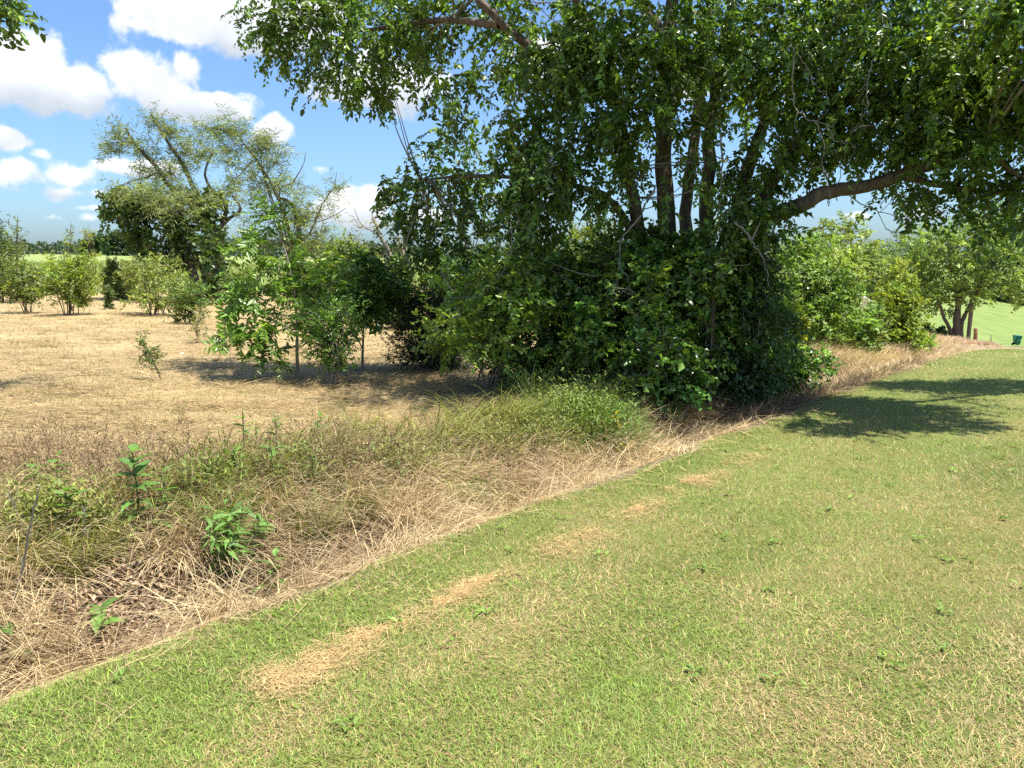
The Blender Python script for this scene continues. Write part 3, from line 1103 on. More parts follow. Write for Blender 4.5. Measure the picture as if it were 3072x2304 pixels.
TH = 'dark shrubs of the thicket under the great tree'
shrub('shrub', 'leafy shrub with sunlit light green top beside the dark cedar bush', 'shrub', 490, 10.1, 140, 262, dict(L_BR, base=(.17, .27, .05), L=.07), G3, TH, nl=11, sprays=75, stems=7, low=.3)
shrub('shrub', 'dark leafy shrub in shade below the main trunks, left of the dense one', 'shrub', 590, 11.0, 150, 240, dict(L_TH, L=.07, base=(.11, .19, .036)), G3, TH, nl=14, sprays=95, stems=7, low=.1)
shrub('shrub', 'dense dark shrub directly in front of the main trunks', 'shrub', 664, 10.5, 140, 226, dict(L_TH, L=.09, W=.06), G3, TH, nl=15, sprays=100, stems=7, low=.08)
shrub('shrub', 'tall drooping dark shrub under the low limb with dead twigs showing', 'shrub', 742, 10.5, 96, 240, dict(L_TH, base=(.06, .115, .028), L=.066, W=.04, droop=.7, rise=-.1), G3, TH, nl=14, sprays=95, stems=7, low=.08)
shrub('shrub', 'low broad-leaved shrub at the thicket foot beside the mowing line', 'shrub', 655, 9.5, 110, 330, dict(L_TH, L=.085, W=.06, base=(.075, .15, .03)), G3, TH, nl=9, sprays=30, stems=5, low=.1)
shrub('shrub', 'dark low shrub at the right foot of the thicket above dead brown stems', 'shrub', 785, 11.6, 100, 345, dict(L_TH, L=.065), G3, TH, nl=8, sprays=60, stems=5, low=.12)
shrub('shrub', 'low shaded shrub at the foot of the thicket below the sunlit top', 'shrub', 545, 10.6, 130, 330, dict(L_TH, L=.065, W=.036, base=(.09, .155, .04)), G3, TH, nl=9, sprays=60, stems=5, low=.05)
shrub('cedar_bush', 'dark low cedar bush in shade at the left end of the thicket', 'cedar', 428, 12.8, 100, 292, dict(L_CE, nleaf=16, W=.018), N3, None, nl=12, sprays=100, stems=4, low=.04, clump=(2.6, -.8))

for (px, D, top, w, lab) in [(560, 10.6, 246, 40, 'slender shoot rising out of the thicket left of the stems'), (610, 10.4, 228, 36, 'slender shoot rising out of the thicket just left of the main stems'), (706, 10.0, 222, 40, 'slender leafy shoot in front of the third stem'),
                             (640, 9.8, 262, 60, 'leafy shoot hanging forward in front of the thicket'), (585, 9.9, 300, 60, 'spreading leafy shoot on the front of the thicket')]:
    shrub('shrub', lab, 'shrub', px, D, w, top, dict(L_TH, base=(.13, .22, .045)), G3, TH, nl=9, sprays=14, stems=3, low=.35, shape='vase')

# brighter shrubs beyond the thicket, along the ditch
BR = 'bright green shrubs along the ditch beyond the thicket'
shrub('shrub', 'narrow shrub with yellow-tinged leaves touching the right side of the dark thicket', 'shrub', 778, 14.5, 46, 305, L_YL, S3, BR, nl=8, sprays=50, low=.06)
shrub('shrub', 'large rounded light green shrub with a pale stem beside tall golden grass', 'shrub', 808, 16.5, 84, 262, L_YG, S3, BR, nl=14, sprays=60, stems=5, low=.10)
shrub('shrub', 'tall pale green shrub with an upright pointed top beyond the thicket', 'shrub', 842, 19, 46, 246, dict(L_YG, base=(.23, .31, .08)), S3, BR, nl=12, sprays=36, stems=5, low=.08, shape='vase')
shrub('shrub', 'wispy light green shrub below the white gabled building', 'shrub', 862, 17, 54, 308, L_YG, S3, BR, nl=9, sprays=50, stems=5, low=.06)
shrub('shrub', 'tall yellow-green shrub behind the thicket under the low limb', 'shrub', 790, 21, 100, 236, L_YG, S3, BR, nl=14, sprays=90, low=.1)
shrub('shrub', 'yellow-green shrub with a dark hollow at its foot, last before the forked tree', 'shrub', 892, 18.5, 58, 285, dict(L_YG, base=(.17, .25, .035), warm=.9), S3, BR, nl=12, sprays=60, low=.05)
shrub('shrub', 'low bright green shrub beside the far bend of the mowing line', 'shrub', 908, 19.5, 46, 333, L_YG, S3, BR, nl=6, sprays=40, low=.05)
shrub('shrub', 'olive green shrub top showing above the light green shrubs', 'shrub', 896, 26, 40, 262, L_YL, S3, BR, nl=9, sprays=60, low=.2)

# trees beyond -----------------------------------------------------------
def tree(name, label, D, base_px, trunks, lobes, leaf, mats, group=None, base=None, **kw):
    b0 = gp(base_px, D) if base is None else base
    st = [([b0 + np.array([dx, 0, -.05]), *path(*[(a, b, D) for a, b in pts])], r0, r1, *nm) for (dx, pts, r0, r1, *nm) in trunks]
    lb = [PL(px, py, D + dd, rx, ry, rx * D / FPX * .9, ns, *cf) for (px, py, dd, rx, ry, ns, *cf) in lobes]
    return plant(name, label, 'tree', b0, lb, st, leaf, mats, group, **kw)


L_FK = dict(nleaf=12, slen=.7, L=.20, W=.12, base=(.19, .28, .07), jit=.2, warm=.5, droop=.2, tidy=.35, six=False, rise=.2)

tree('forked_tree', 'spreading tree with a low forked dark trunk on the grass beside the driveway', 47, 957,
     [(0, [(956, 325), (957, 312), (960, 300), (966, 270)], .24, .1), (.25, [(962, 322), (970, 306), (978, 290), (985, 270)], .15, .07), (-.4, [(950, 330), (944, 318), (940, 305), (930, 285)], .13, .06),
      (0, [(958, 300), (952, 270), (948, 245)], .18, .06, 'limb')],
     [(925, 290, 0, 32, 20, 150, (.8, .85, .8)), (905, 268, 0, 26, 18, 110), (945, 262, 0, 36, 24, 190), (975, 285, 0, 32, 20, 140), (1000, 268, 0, 30, 24, 150), (968, 240, 0, 40, 22, 190),
      (930, 240, 0, 32, 18, 150), (1005, 235, 0, 32, 22, 150), (1028, 285, 0, 24, 24, 100), (950, 300, 1, 34, 14, 120, (.7, .75, .7)), (900, 290, 0, 18, 14, 60), (985, 218, 0, 34, 14, 110)],
     L_FK, (M_SOFT, M_DBARK, M_DBARK), limbs_per=5, clump=(2.6, -.35))
tree('background_tree', 'light green tree rising behind the bright shrubs just right of the low limb foliage', 52, 850, [(0, [(850, 280), (852, 235)], .18, .05)],
     [(835, 262, 0, 34, 26, 150), (858, 238, 0, 26, 20, 110), (868, 268, 0, 28, 24, 120), (830, 238, 0, 22, 16, 70), (846, 222, 0, 16, 10, 40)], dict(L_FK, L=.24, W=.14, slen=.8, base=(.20, .27, .085)), (M_SOFT, M_BARK, M_TWIG), clump=(2.6, -.3))
tree('background_tree', 'broad mid green tree crown closing the gap left of the forked tree', 75, 872, [(0, [(872, 290), (872, 250)], .3, .08)],
     [(872, 262, 0, 26, 20, 150), (858, 280, 0, 24, 16, 110), (892, 272, 0, 24, 18, 130), (880, 290, 0, 30, 14, 110)], dict(L_FK, L=.32, W=.2, slen=1.1, base=(.13, .205, .055)), (M_SOFT, M_BARK, M_TWIG), clump=(2.6, -.6))
tree('background_tree', 'mid green tree between the bright shrubs and the forked tree', 62, 900, [(0, [(900, 290), (902, 255)], .3, .08)],
     [(893, 262, 0, 30, 22, 150), (915, 248, 0, 26, 20, 130), (880, 282, 0, 24, 22, 110), (915, 275, 0, 26, 20, 120), (897, 300, 0, 26, 14, 90)], dict(L_FK, L=.26, W=.16, slen=.9, base=(.095, .16, .04)), (M_SOFT, M_BARK, M_TWIG), clump=(2.6, -.5))
for (px, D, lb, lab) in [
    (1010, 150, [(1010, 262, 0, 34, 24, 220), (985, 280, 0, 26, 24, 150), (1035, 245, 0, 34, 28, 220), (1010, 235, 0, 30, 22, 170), (1000, 300, 0, 34, 14, 140), (1040, 290, 0, 34, 22, 160)], 'large dark green tree behind the forked tree above the driveway'),
    (975, 165, [(975, 300, 0, 24, 12, 120), (965, 288, 0, 22, 14, 120)], 'yellow-green bushy tree on the far edge of the hillside behind the forked tree'),
    (1060, 150, [(1060, 270, 0, 34, 40, 250), (1075, 240, 0, 30, 30, 150)], 'tree at the edge of the hillside above the green cart')]:
    tree('background_tree', lab, D, px, [(0, [(px, 300), (px, 265)], .5, .15)], lb, dict(L_FK, L=.62, W=.42, slen=2.0, nleaf=10, base=(.075, .135, .034)), (M_SOFT, M_BARK, M_TWIG), 'trees above the green hillside', clump=(2.6, -.7), limbs_per=2)

# posts, pole, rounded shrubs, cart by the driveway ------------------------
def post(name, label, p0, p1, r0, r1, mat, cap=False):
    o = thing(name, label, name.split('_')[-1], p0)
    b = Buf()
    tube(b, [p0 - np.array([0, 0, .2]), p0 * .5 + p1 * .5, p1], r0, r1, 10, n=2)
    b.build('shaft', mat, o, p0, smooth=True)
    b = Buf()
    tube(b, [p1 - (p1 - p0) * .02, p1 + (p1 - p0) * .004], r1 * 1.12, r1 * 1.05, 10, n=1)
    b.build('top', mat, o, p0)
    return o


gpole = gp(967.5, 48)
post('leaning_pole', 'slim grey pole leaning to the right beside the forked tree', gpole, at(973, 292, 48), .13, .11, M_POST)
gpst = gp(975.5, 44)
post('wooden_post', 'short reddish brown post right of the leaning pole', gpst, at(975.5, 329, 44), .11, .10, M_RUST)
g3 = gp(959.6, 47)
post('thin_pole', 'thin pale brown pole just right of the forked trunk', g3, at(960, 302, 47), .06, .05, M_POST)
g4 = gp(991, 60)
post('thin_stake', 'tiny thin stake on the grass left of the green cart', g4, at(991, 335, 60), .04, .03, M_POST)
RS = 'small rounded dark shrubs by the forked tree'
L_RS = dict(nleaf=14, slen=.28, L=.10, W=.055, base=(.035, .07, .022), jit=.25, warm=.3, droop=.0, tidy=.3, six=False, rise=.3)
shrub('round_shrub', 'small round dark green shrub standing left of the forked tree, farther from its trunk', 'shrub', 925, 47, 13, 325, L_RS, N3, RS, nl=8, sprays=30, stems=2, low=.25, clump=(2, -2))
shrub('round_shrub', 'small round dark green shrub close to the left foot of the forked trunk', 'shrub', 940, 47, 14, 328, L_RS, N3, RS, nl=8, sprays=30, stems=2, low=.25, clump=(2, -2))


def cart():
    p = gp(1016.5, 80)
    o = thing('wheeled_bin', 'dark green wheeled rubbish cart standing at the driveway', 'rubbish bin', p)

    def box(b, c0, s0, c1, s1):
        V = [[c[0] + sx * s[0], c[1] + sy * s[1], c[2]] for c, s in ((c0, s0), (c1, s1)) for sx, sy in ((-1, -1), (1, -1), (1, 1), (-1, 1))]
        b.add(np.array(V) + p, None, [[0, 3, 2, 1], [4, 5, 6, 7], [0, 1, 5, 4], [1, 2, 6, 5], [2, 3, 7, 6], [3, 0, 4, 7]])
    b = Buf(); box(b, (0, 0, .10), (.21, .25), (0, 0, .93), (.27, .33)); b.build('body', M_GREENP, o, p)
    b = Buf(); box(b, (0, 0, .93), (.30, .36), (0, 0, .98), (.30, .36)); b.build('rim', M_GREENP, o, p)
    b = Buf(); box(b, (0, -.02, .983), (.31, .39), (0, .02, 1.06), (.26, .33)); b.build('lid', M_GREENP, o, p)
    b = Buf(); tube(b, [p + [-.22, .42, .98], p + [.22, .42, .98]], .025, .025, 8, n=1); b.build('handle', M_BLACKP, o, p)
    for s in (-1, 1):
        b = Buf(); tube(b, [p + [s * .21, .27, .13], p + [s * .27, .27, .13]], .13, .13, 14, n=1); b.build('wheel', M_BLACKP, o, p)


cart()


# white building mostly hidden by the bright shrubs -------------------------
def house():
    D = 40
    c = gp(855, D)
    o = thing('white_building', 'white gabled building half hidden behind the bright green shrubs', 'building', c)
    zr, ze = at(834, 282, D)[2], at(880, 304, D)[2]
    xr, xe = at(834, 282, D)[0], at(880, 304, D)[0]
    xl = 2 * xr - xe
    zb = c[2] - .3
    y0, y1 = D, D + 9
    b = Buf()
    V = [[xl + .3, y0 + .3, zb], [xe - .3, y0 + .3, zb], [xe - .3, y0 + .3, ze], [xr, y0 + .3, zr - .12], [xl + .3, y0 + .3, ze],
         [xl + .3, y1, zb], [xe - .3, y1, zb], [xe - .3, y1, ze], [xr, y1, zr - .12], [xl + .3, y1, ze]]
    b.add(V, [[2, 3, 4], [7, 9, 8]], [[0, 1, 2, 4], [5, 9, 7, 6], [1, 6, 7, 2], [0, 4, 9, 5]])
    b.build('wall', M_WHITE, o, c)
    for s, xx in ((1, xe), (-1, xl)):
        b = Buf()
        t = .14
        V = [[xr, y0, zr], [xx, y0, ze], [xx, y1 + .3, ze], [xr, y1 + .3, zr]]
        V += [[a, q, z - t] for a, q, z in V]
        b.add(V, None, [[0, 1, 2, 3], [7, 6, 5, 4], [0, 4, 5, 1], [1, 5, 6, 2], [2, 6, 7, 3], [3, 7, 4, 0]])
        b.build('roof_slope', M_ROOF, o, c)
    for f in (.3, .7):
        wx = xl + (xe - xl) * f
        b = Buf()
        V = [[wx + a * .5, y0 + .26 + q, zb + 1.3 + z] for q in (0, .06) for a, z in ((-1, 0), (1, 0), (1, 1.2), (-1, 1.2))]
        b.add(V, None, [[0, 1, 2, 3], [0, 4, 5, 1], [1, 5, 6, 2], [2, 6, 7, 3], [3, 7, 4, 0]])
        b.build('window', M_GLASS, o, c)


house()

# low grasses by the far end ------------------------------------------------
tg = Buf()
for (px, D, sx, n_, hh, c) in [(868, 15.2, 40, 800, .34, (.66, .55, .28)), (905, 19, 30, 420, .26, (.62, .47, .27)), (835, 14.0, 24, 260, .4, (.45, .34, .18)),
                               (952, 33, 14, 260, .45, (.50, .36, .24)), (975, 38, 16, 300, .3, (.44, .32, .22)), (930, 24, 18, 260, .4, (.58, .42, .24)), (985, 40, 10, 200, .3, (.44, .36, .27))]:
    for _ in range(n_):
        q = gp(rng.normal(px, sx * .5), D + rng.normal(0, 1.3))
        uq, vq = uv(q[0], q[1])
        if vq < VE + .15 or vq > VE + 6:
            continue
        k = 9
        blades(tg, q + rnd(k, .06) * [1, 1, 0], rng.uniform(0, 6.28, k), rng.uniform(.05, .4, k), hh * rng.uniform(.5, 1.1, k), .009 + .0004 * D, tints(k, c, .2), 2, .6, .4)
stuff(tg.build('tall_dry_grass', M_STRAW), 'tall sunlit golden grass at the foot of the bright shrubs', 'grass')

# brown dead stems under the right of the thicket
bs = Buf()
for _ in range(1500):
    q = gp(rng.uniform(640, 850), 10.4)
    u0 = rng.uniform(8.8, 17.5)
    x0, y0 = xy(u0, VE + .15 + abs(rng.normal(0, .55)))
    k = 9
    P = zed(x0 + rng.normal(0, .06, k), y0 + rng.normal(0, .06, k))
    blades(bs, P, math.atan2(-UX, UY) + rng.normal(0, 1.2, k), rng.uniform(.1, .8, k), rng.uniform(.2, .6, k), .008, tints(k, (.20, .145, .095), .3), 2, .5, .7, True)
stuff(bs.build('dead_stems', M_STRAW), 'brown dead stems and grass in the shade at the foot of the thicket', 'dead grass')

# green weed mass left of the thicket foot ---------------------------------
gw = Buf()
for (px, py, sx, sy, n_, hh, c) in [(585, 428, 45, 16, 900, .55, (.155, .225, .05)), (545, 440, 36, 10, 380, .36, (.19, .23, .07)), (615, 440, 30, 12, 300, .5, (.12, .22, .045)), (490, 450, 50, 10, 300, .3, (.22, .23, .08)),
                                    (545, 388, 40, 6, 90, .3, (.12, .15, .05)), (215, 505, 45, 12, 240, .4, (.16, .22, .05)), (60, 545, 60, 14, 300, .42, (.19, .23, .06)),
                                    (300, 480, 45, 12, 200, .35, (.17, .22, .06)), (400, 475, 60, 12, 260, .35, (.21, .23, .08)), (480, 505, 40, 9, 120, .3, (.2, .22, .08))]:
    for _ in range(n_):
        q = ground(rng.normal(px, sx * .5), rng.normal(py + 8, sy * .5))
        if uv(q[0], q[1])[1] < VE + .5:
            continue
        k = 7
        h_ = hh * rng.uniform(.5, 1.1)
        blades(gw, q + rnd(k, .03) * [1, 1, 0], rng.uniform(0, 6.28, k), rng.uniform(.05, .35, k), h_ * rng.uniform(.6, 1.1, k), .009, tints(k, c, .2, .5), 2, .7, .6)
        s = rng.uniform(.4, 1, 5)[:, None]
        P = q + np.array([0, 0, h_]) * s + rnd(5, .04)
        leaves(gw, P, rnd(5) + [0, 0, .4], np.tile([0, 0, 1.], (5, 1)) + rnd(5, .4), .05, .016, tints(5, c, .2, .4), six=False)
stuff(gw.build('green_weeds', M_GRASS), 'light green weeds and grasses on the bank before the thicket', 'weeds')


# ------------------------------------------------------------------ single weeds on the bank: every leaf its own object
def leaf_mesh(name, L, W, col, mat):
    b = Buf()
    s = np.array([0, .18, .42, .68, .88])
    w = np.array([.06, .72, 1.0, .62, .25]) * W * .5
    V, Q, T = [], [], []
    for a, q in zip(s, w):
        z = .18 * W - a * a * L * .28
        V += [[-q, a * L, z + .35 * q], [0, a * L, z], [q, a * L, z + .35 * q]]
    V.append([0, L, -.3 * L])
    for i in range(4):
        for j in (0, 1):
            Q.append([i * 3 + j, i * 3 + j + 1, i * 3 + 4 + j, i * 3 + 3 + j])
    T = [[12, 13, 15], [13, 14, 15]]
    b.add(V, T, Q, tints(16, col, .05))
    me_o = b.build(name, mat)
    me = me_o.data
    bpy.data.objects.remove(me_o)
    return me


LM = {k: [leaf_mesh('leaf', 1.0, w, np.array(c) * f, M_SOFT) for f in (.8, 1.0, 1.25)] for k, (w, c) in {
    'broad': (.48, (.13, .26, .05)), 'narrow': (.26, (.13, .25, .05)), 'yellow': (.42, (.32, .30, .035))}.items()}


def weed(label, px, py, h, nl, ll, kind='broad', lean=(0, 0), whorl=.55, start=.08, name='broadleaf_weed', cat='weed', group='leafy green weeds on the ditch bank'):
    q = ground(px, py)
    o = thing(name, label, cat, q, group)
    top = np.array([lean[0] * h, lean[1] * h, h])
    b = Buf()
    P = tube(b, [[0, 0, -.03], top * .5 + rnd(1, .02 * h)[0], top], .008, .004, 6, n=4)
    b.build('stem', M_STEM, o, smooth=True)
    for i in range(nl):
        f = start + (1 - start) * ((i + .3) / nl) ** .8
        p = P[min(len(P) - 1, int(f * (len(P) - 1) + .5))]
        a = i * 2.4 + rng.uniform(-.4, .4)
        L = ll * rng.uniform(.8, 1.3) * (1.2 - .55 * f)
        lf = link('leaf', random.choice(LM[kind]), o, tuple(p))
        pitch = .25 + .9 * (f - .5) + rng.normal(0, .15)
        lf.rotation_euler = (pitch, rng.normal(0, .25), a)
        lf.scale = (L, L, L)
    return o


W_ = [
    ('tall leafy weed with whorls of broad leaves in a dark gap of the bank', 140, 548, .62, 22, .17, 'broad'),
    ('thin weed growing just right of the tall whorled weed', 168, 548, .50, 14, .12, 'narrow'),
    ('dark-stemmed weed with a leafy tip behind the tall whorled weed', 133, 505, .4, 14, .11, 'broad'),
    ('weed with upright tip at the top of the bank against the tan field', 246, 474, .5, 16, .12, 'narrow'),
    ('bushy topped weed right of the upright one against the tan field', 278, 472, .46, 20, .12, 'narrow'),
    ('weed with a cluster of drooping leaves under the lone field edge', 322, 466, .42, 22, .13, 'narrow'),
    ('broad-leaved weed with pale top halfway up the bank', 236, 500, .38, 16, .14, 'broad'),
    ('weed with pointed spreading leaves in the middle of the bank', 274, 510, .50, 13, .16, 'narrow'),
    ('feathery weed right of the spreading weed in the middle of the bank', 314, 508, .42, 15, .12, 'narrow'),
    ('small round-leaved weed near the middle of the bank top', 258, 462, .30, 8, .10, 'broad'),
    ('weed beside the left tall grey stalks', 72, 560, .42, 13, .15, 'broad'),
    ('low weed below the dry reddish stems on the left of the bank', 88, 552, .30, 10, .14, 'narrow'),
    ('small weed seedling with four pointed leaves at the left mowing line', 105, 646, .22, 7, .15, 'broad'),
    ('small weed seedling at the ditch edge with leaning tip', 277, 594, .24, 9, .12, 'broad'),
    ('large-leaved weed cut by the left edge of the lawn', 8, 672, .24, 8, .17, 'broad'),
    ('bright weed on the bank above the pale straw tussock', 400, 500, .28, 9, .11, 'narrow'),
    ('weed behind the pale straw tussock near the field edge', 375, 486, .30, 9, .11, 'narrow'),
    ('yellowing sapling shoot at the thicket foot', 616, 456, .45, 18, .13, 'yellow'),
    ('lower yellow shoot below the yellowing sapling', 622, 470, .26, 9, .10, 'yellow'),
    ('small weed at the upper bank left of the dry stems', 40, 508, .3, 13, .12, 'broad'),
    ('weed peeking out above the reddish stems near the field', 62, 504, .34, 14, .11, 'broad'),
]
for w in W_:
    weed(*w)

# the dense round weed clump on the bank: many stems, one plant
q = ground(226, 575)
o = thing('weed_clump', 'dense bushy green weed clump with narrow leaves low on the bank', 'weed', q)
for i in range(26):
    a, rr = rng.uniform(0, 6.28), rng.uniform(.02, .16)
    b0 = np.array([rr * math.cos(a), rr * math.sin(a), 0])
    tp = np.array([b0[0] * 1.9, b0[1] * 1.9, rng.uniform(.22, .44)])
    b = Buf()
    P = tube(b, [b0, (b0 + tp) / 2 + [0, 0, .05], tp], .004, .002, 5, n=3)
    b.build('stem', M_STEM, o)
    for j in range(10):
        f = .3 + .7 * j / 9
        p = P[int(f * (len(P) - 1))]
        lf = link('leaf', random.choice(LM['narrow']), o, tuple(p))
        lf.rotation_euler = (.3 + rng.normal(0, .35), rng.normal(0, .3), j * 2.4 + i)
        L = rng.uniform(.08, .13)
        lf.scale = (L, L, L)

# green grass tussocks
GT = 'green grass tussocks on the bank'
for (px, py, hh, k, lab, c) in [(222, 545, .55, 420, 'tall green grass tussock behind the bushy weed clump', (.14, .19, .045)), (310, 545, .5, 380, 'green grass tussock right of the bushy weed clump', (.16, .19, .06)),
                                (75, 580, .5, 380, 'green grass tussock beside the forked grey stalks', (.19, .22, .055)), (10, 590, .45, 320, 'yellow-green grass tussock at the left of the bank', (.22, .24, .06)),
                                (532, 408, .8, 130, 'tall arching grass blades before the shaded thicket, left one', (.13, .19, .06)), (600, 412, .75, 130, 'tall arching grass blades before the shaded thicket, right one', (.12, .19, .065)),
                                (360, 520, .42, 300, 'green grass tussock in the middle of the bank', (.17, .2, .06))]:
    q = ground(px, py)
    o = thing('grass_tussock', lab, 'grass tussock', q, GT)
    b = Buf()
    blades(b, q + rnd(k, .07) * [1, 1, 0], rng.uniform(0, 6.28, k), rng.uniform(.03, .4, k), hh * rng.uniform(.5, 1.1, k), .007, tints(k, c, .22, .6), 3, rng.uniform(.3, 1, k), rng.uniform(.3, .9, k))
    stuff(b.build('blades', M_GRASS, o, q))

# long bare grey stalks
for pts, r0, lab in [
    ([(4, 632, 0), (22, 570, 3.3), (29, 530, 3.3), (40, 485, 3.3)], .008, 'long bare grey stalk rising from the left end of the ditch'),
    ([(30, 560, 0), (20, 520, 3.9), (8, 490, 3.9)], .007, 'pale bare stalk leaning left behind the long grey stalk'),
    ([(85, 575, 0), (84, 540, 4.1), (85, 510, 4.1)], .008, 'upright grey snapped stalk in the grass beside the reddish weeds')]:
    q = ground(*pts[0][:2])
    o = thing('dry_stalk', lab, 'dry stalk', q, 'bare grey stalks in the ditch')
    P = [q] + [at(a, b_, max(q[1] - .05 * i, 1.5)) for i, (a, b_, _) in enumerate(pts[1:])]
    b = Buf(); tube(b, P, r0, .003, 6, n=5); b.build('stalk', M_DEAD, o, q)
    b = Buf()
    for i in range(3):
        s = np.array(P[1]) * (1 - .25 * i) + np.array(P[-1]) * .25 * i
        e = s + np.array([rng.normal(0, .06), 0, .12])
        tube(b, [s, (s + e) / 2 + [.01, 0, 0], e], .003, .001, 4, n=2)
    b.build('side_twig', M_DEAD, o, q)
for a, b_, lab in [((92, 596), (190, 562), 'long pale straw lying diagonally across the dead leaves'), ((143, 638), (240, 592), 'long pale straw lying along the mowing line')]:
    p, q = ground(*a) + [0, 0, .06], ground(*b_) + [0, 0, .07]
    o = thing('fallen_straw', lab, 'straw', p, 'long fallen straws')
    b = Buf(); tube(b, [p, (p + q) / 2 + [0, 0, .04], q], .0035, .002, 5, n=4); b.build('straw', M_DEAD, o, p)

# leaf litter in the ditch
ll = Buf()
k = 1000
ctr = [ground(115, 585), ground(128, 605), ground(95, 622), ground(128, 640), ground(170, 580)]
idx = rng.integers(0, len(ctr), k)
P = np.array([ctr[i] for i in idx]) + rnd(k, .12) * [1.3, 1, 0]
P[:, 2] = H(P[:, 0], P[:, 1]) + rng.uniform(.01, .12, k)
leaves(ll, P, rnd(k) * [1, 1, .4], rnd(k, .7) + [0, 0, 1], rng.uniform(.025, .06, k), rng.uniform(.012, .034, k), tints(k, (.29, .20, .13), .4), .5, .45)
stuff(ll.build('leaf_litter', M_DEADLEAF), 'curled brown dead leaves heaped in the ditch', 'leaves')

# small brown heap at lower left corner of the ditch
q = ground(6, 682)
o = thing('straw_heap', 'small rusty brown heap of matted grass at the left mowing edge', 'straw heap', q)
b = Buf()
k = 500
blades(b, q + rnd(k, .05) * [1.6, 1, .2], R(20) + rng.normal(0, .5, k), rng.uniform(.6, 1, k), rng.uniform(.1, .25, k), .005, tints(k, (.33, .19, .09), .3), 2, .3, .5, True)
stuff(b.build('straw', M_STRAW, o, q))

# white scrap far out in the mown field
q = ground(182, 355)
o = thing('paper_scrap', 'tiny white scrap lying on the tan mown field', 'scrap', q)
b = Buf()
b.add(np.array([[-.06, -.04, .04], [.07, -.03, .05], [.06, .05, .08], [0, .06, .05], [-.07, .04, .07], [0, 0, .1]]) * .45 + q, [[0, 1, 5], [1, 2, 5], [2, 3, 5], [3, 4, 5], [4, 0, 5]])
b.build('sheet', M_LITTER, o, q)

# ------------------------------------------------------------------ saplings in the field
sb = gp(298, 11.6)
SPm = (M_LEAF, M_TWIG, M_TWIG)
def S(px, py, D, rx, ry, rd, ns, *cf):
    return PL(px, py, D, rx, ry, rd, ns, *cf)


plant('sapling', 'bright green sapling with long compound leaves and a tall leafy leader in the field', 'sapling', sb,
      [S(268, 222, 11.6, 15, 20, .25, 15), S(250, 245, 11.5, 22, 10, .3, 14), S(285, 262, 11.6, 32, 16, .4, 21), S(262, 290, 11.4, 34, 22, .5, 37), S(305, 285, 11.7, 34, 26, .5, 41), S(240, 300, 11.3, 18, 14, .3, 15),
       S(232, 338, 11.2, 20, 11, .3, 18), S(265, 330, 11.3, 28, 14, .4, 23), S(300, 325, 11.6, 28, 20, .4, 24), S(335, 290, 11.8, 26, 26, .4, 30), S(225, 318, 11.3, 9, 6, .2, 4), S(282, 205, 11.6, 7, 10, .15, 4)],
      [([sb, *path((297, 350, 11.6), (296, 310, 11.6), (288, 260, 11.6), (272, 215, 11.6))], .03, .006), ([*path((297, 335, 11.6), (270, 322, 11.4), (235, 335, 11.2))], .015, .004, 'branch'),
       ([*path((296, 310, 11.6), (315, 290, 11.7), (335, 280, 11.8))], .015, .004, 'branch'), ([*path((295, 300, 11.6), (270, 290, 11.5), (245, 285, 11.4))], .015, .004, 'branch')],
      L_SP, SPm, limbs_per=4, clump=(2, -1.5))
sb2 = gp(362, 12.6)
plant('sapling', 'slim sapling with a pale bare stem and rounded crown left of the dark cedar bush', 'sapling', sb2,
      [S(360, 282, 12.6, 30, 20, .5, 60), S(378, 265, 12.6, 22, 16, .4, 34), S(385, 300, 12.6, 22, 16, .4, 34), S(345, 305, 12.6, 22, 14, .4, 34), S(372, 312, 12.5, 22, 10, .3, 20), S(390, 280, 12.7, 14, 14, .3, 16)],
      [([sb2, *path((363, 345, 12.6), (364, 315, 12.6), (368, 270, 12.6))], .025, .006), (path((363, 350, 12.6), (352, 325, 12.6), (346, 305, 12.6)), .012, .004, 'branch')], dict(L_SP, base=(.085, .165, .028)), SPm, limbs_per=4, clump=(2, -1.5))
shrub('sapling', 'low upright many-stemmed green shrub in front of the sapling with the tall leader', 'shrub', 332, 11.0, 74, 302, L_SM, (M_LEAF, M_TWIG, M_TWIG), None, nl=11, sprays=26, stems=9, low=.22, clump=(2, -1.2), shape='vase')
lb = gp(290, 11.5)
plant('leaning_shoot', 'dark green shoot leaning left from the foot of the tall sapling', 'shoot', lb, [S(272, 352, 11.4, 14, 9, .2, 9, (.7, .7, .7)), S(262, 344, 11.4, 10, 6, .2, 5), S(284, 364, 11.5, 7, 6, .15, 4)],
      [([lb, *path((283, 362, 11.5), (268, 350, 11.4), (256, 345, 11.4))], .012, .004, 'stem')], dict(L_SP, L=.11), SPm, limbs_per=2, clump=(2, -2), crown='foliage')
# little seedling cedar alone in the field
sc = ground(161, 380)
plant('cedar_seedling', 'lone feathery cedar seedling leaning left in the mown field', 'seedling', sc,
      [S(152, 360, sc[1], 8, 9, .12, 12), S(146, 350, sc[1], 7, 7, .1, 9), S(143, 343, sc[1], 3, 6, .05, 5)], [([sc, *path((154, 362, sc[1]), (143, 340, sc[1]))], .012, .003, 'stem')],
      dict(L_CE, base=(.12, .17, .04), slen=.2, L=.07), N3, limbs_per=3, clump=(2, -2), crown='foliage')
q = ground(197, 343)
plant('sparse_weed', 'sparse grey-green weed left of the sapling in the mown field', 'weed', q, [S(197, 330, q[1], 11, 12, .25, 20), S(200, 318, q[1], 10, 9, .2, 9)], [([q, *path((198, 325, q[1]), (200, 308, q[1]))], .008, .003, 'stem')],
      dict(L_SM, base=(.19, .20, .08)), (M_SOFT, M_TWIG, M_TWIG), limbs_per=6, clump=(2, -2), crown='foliage')

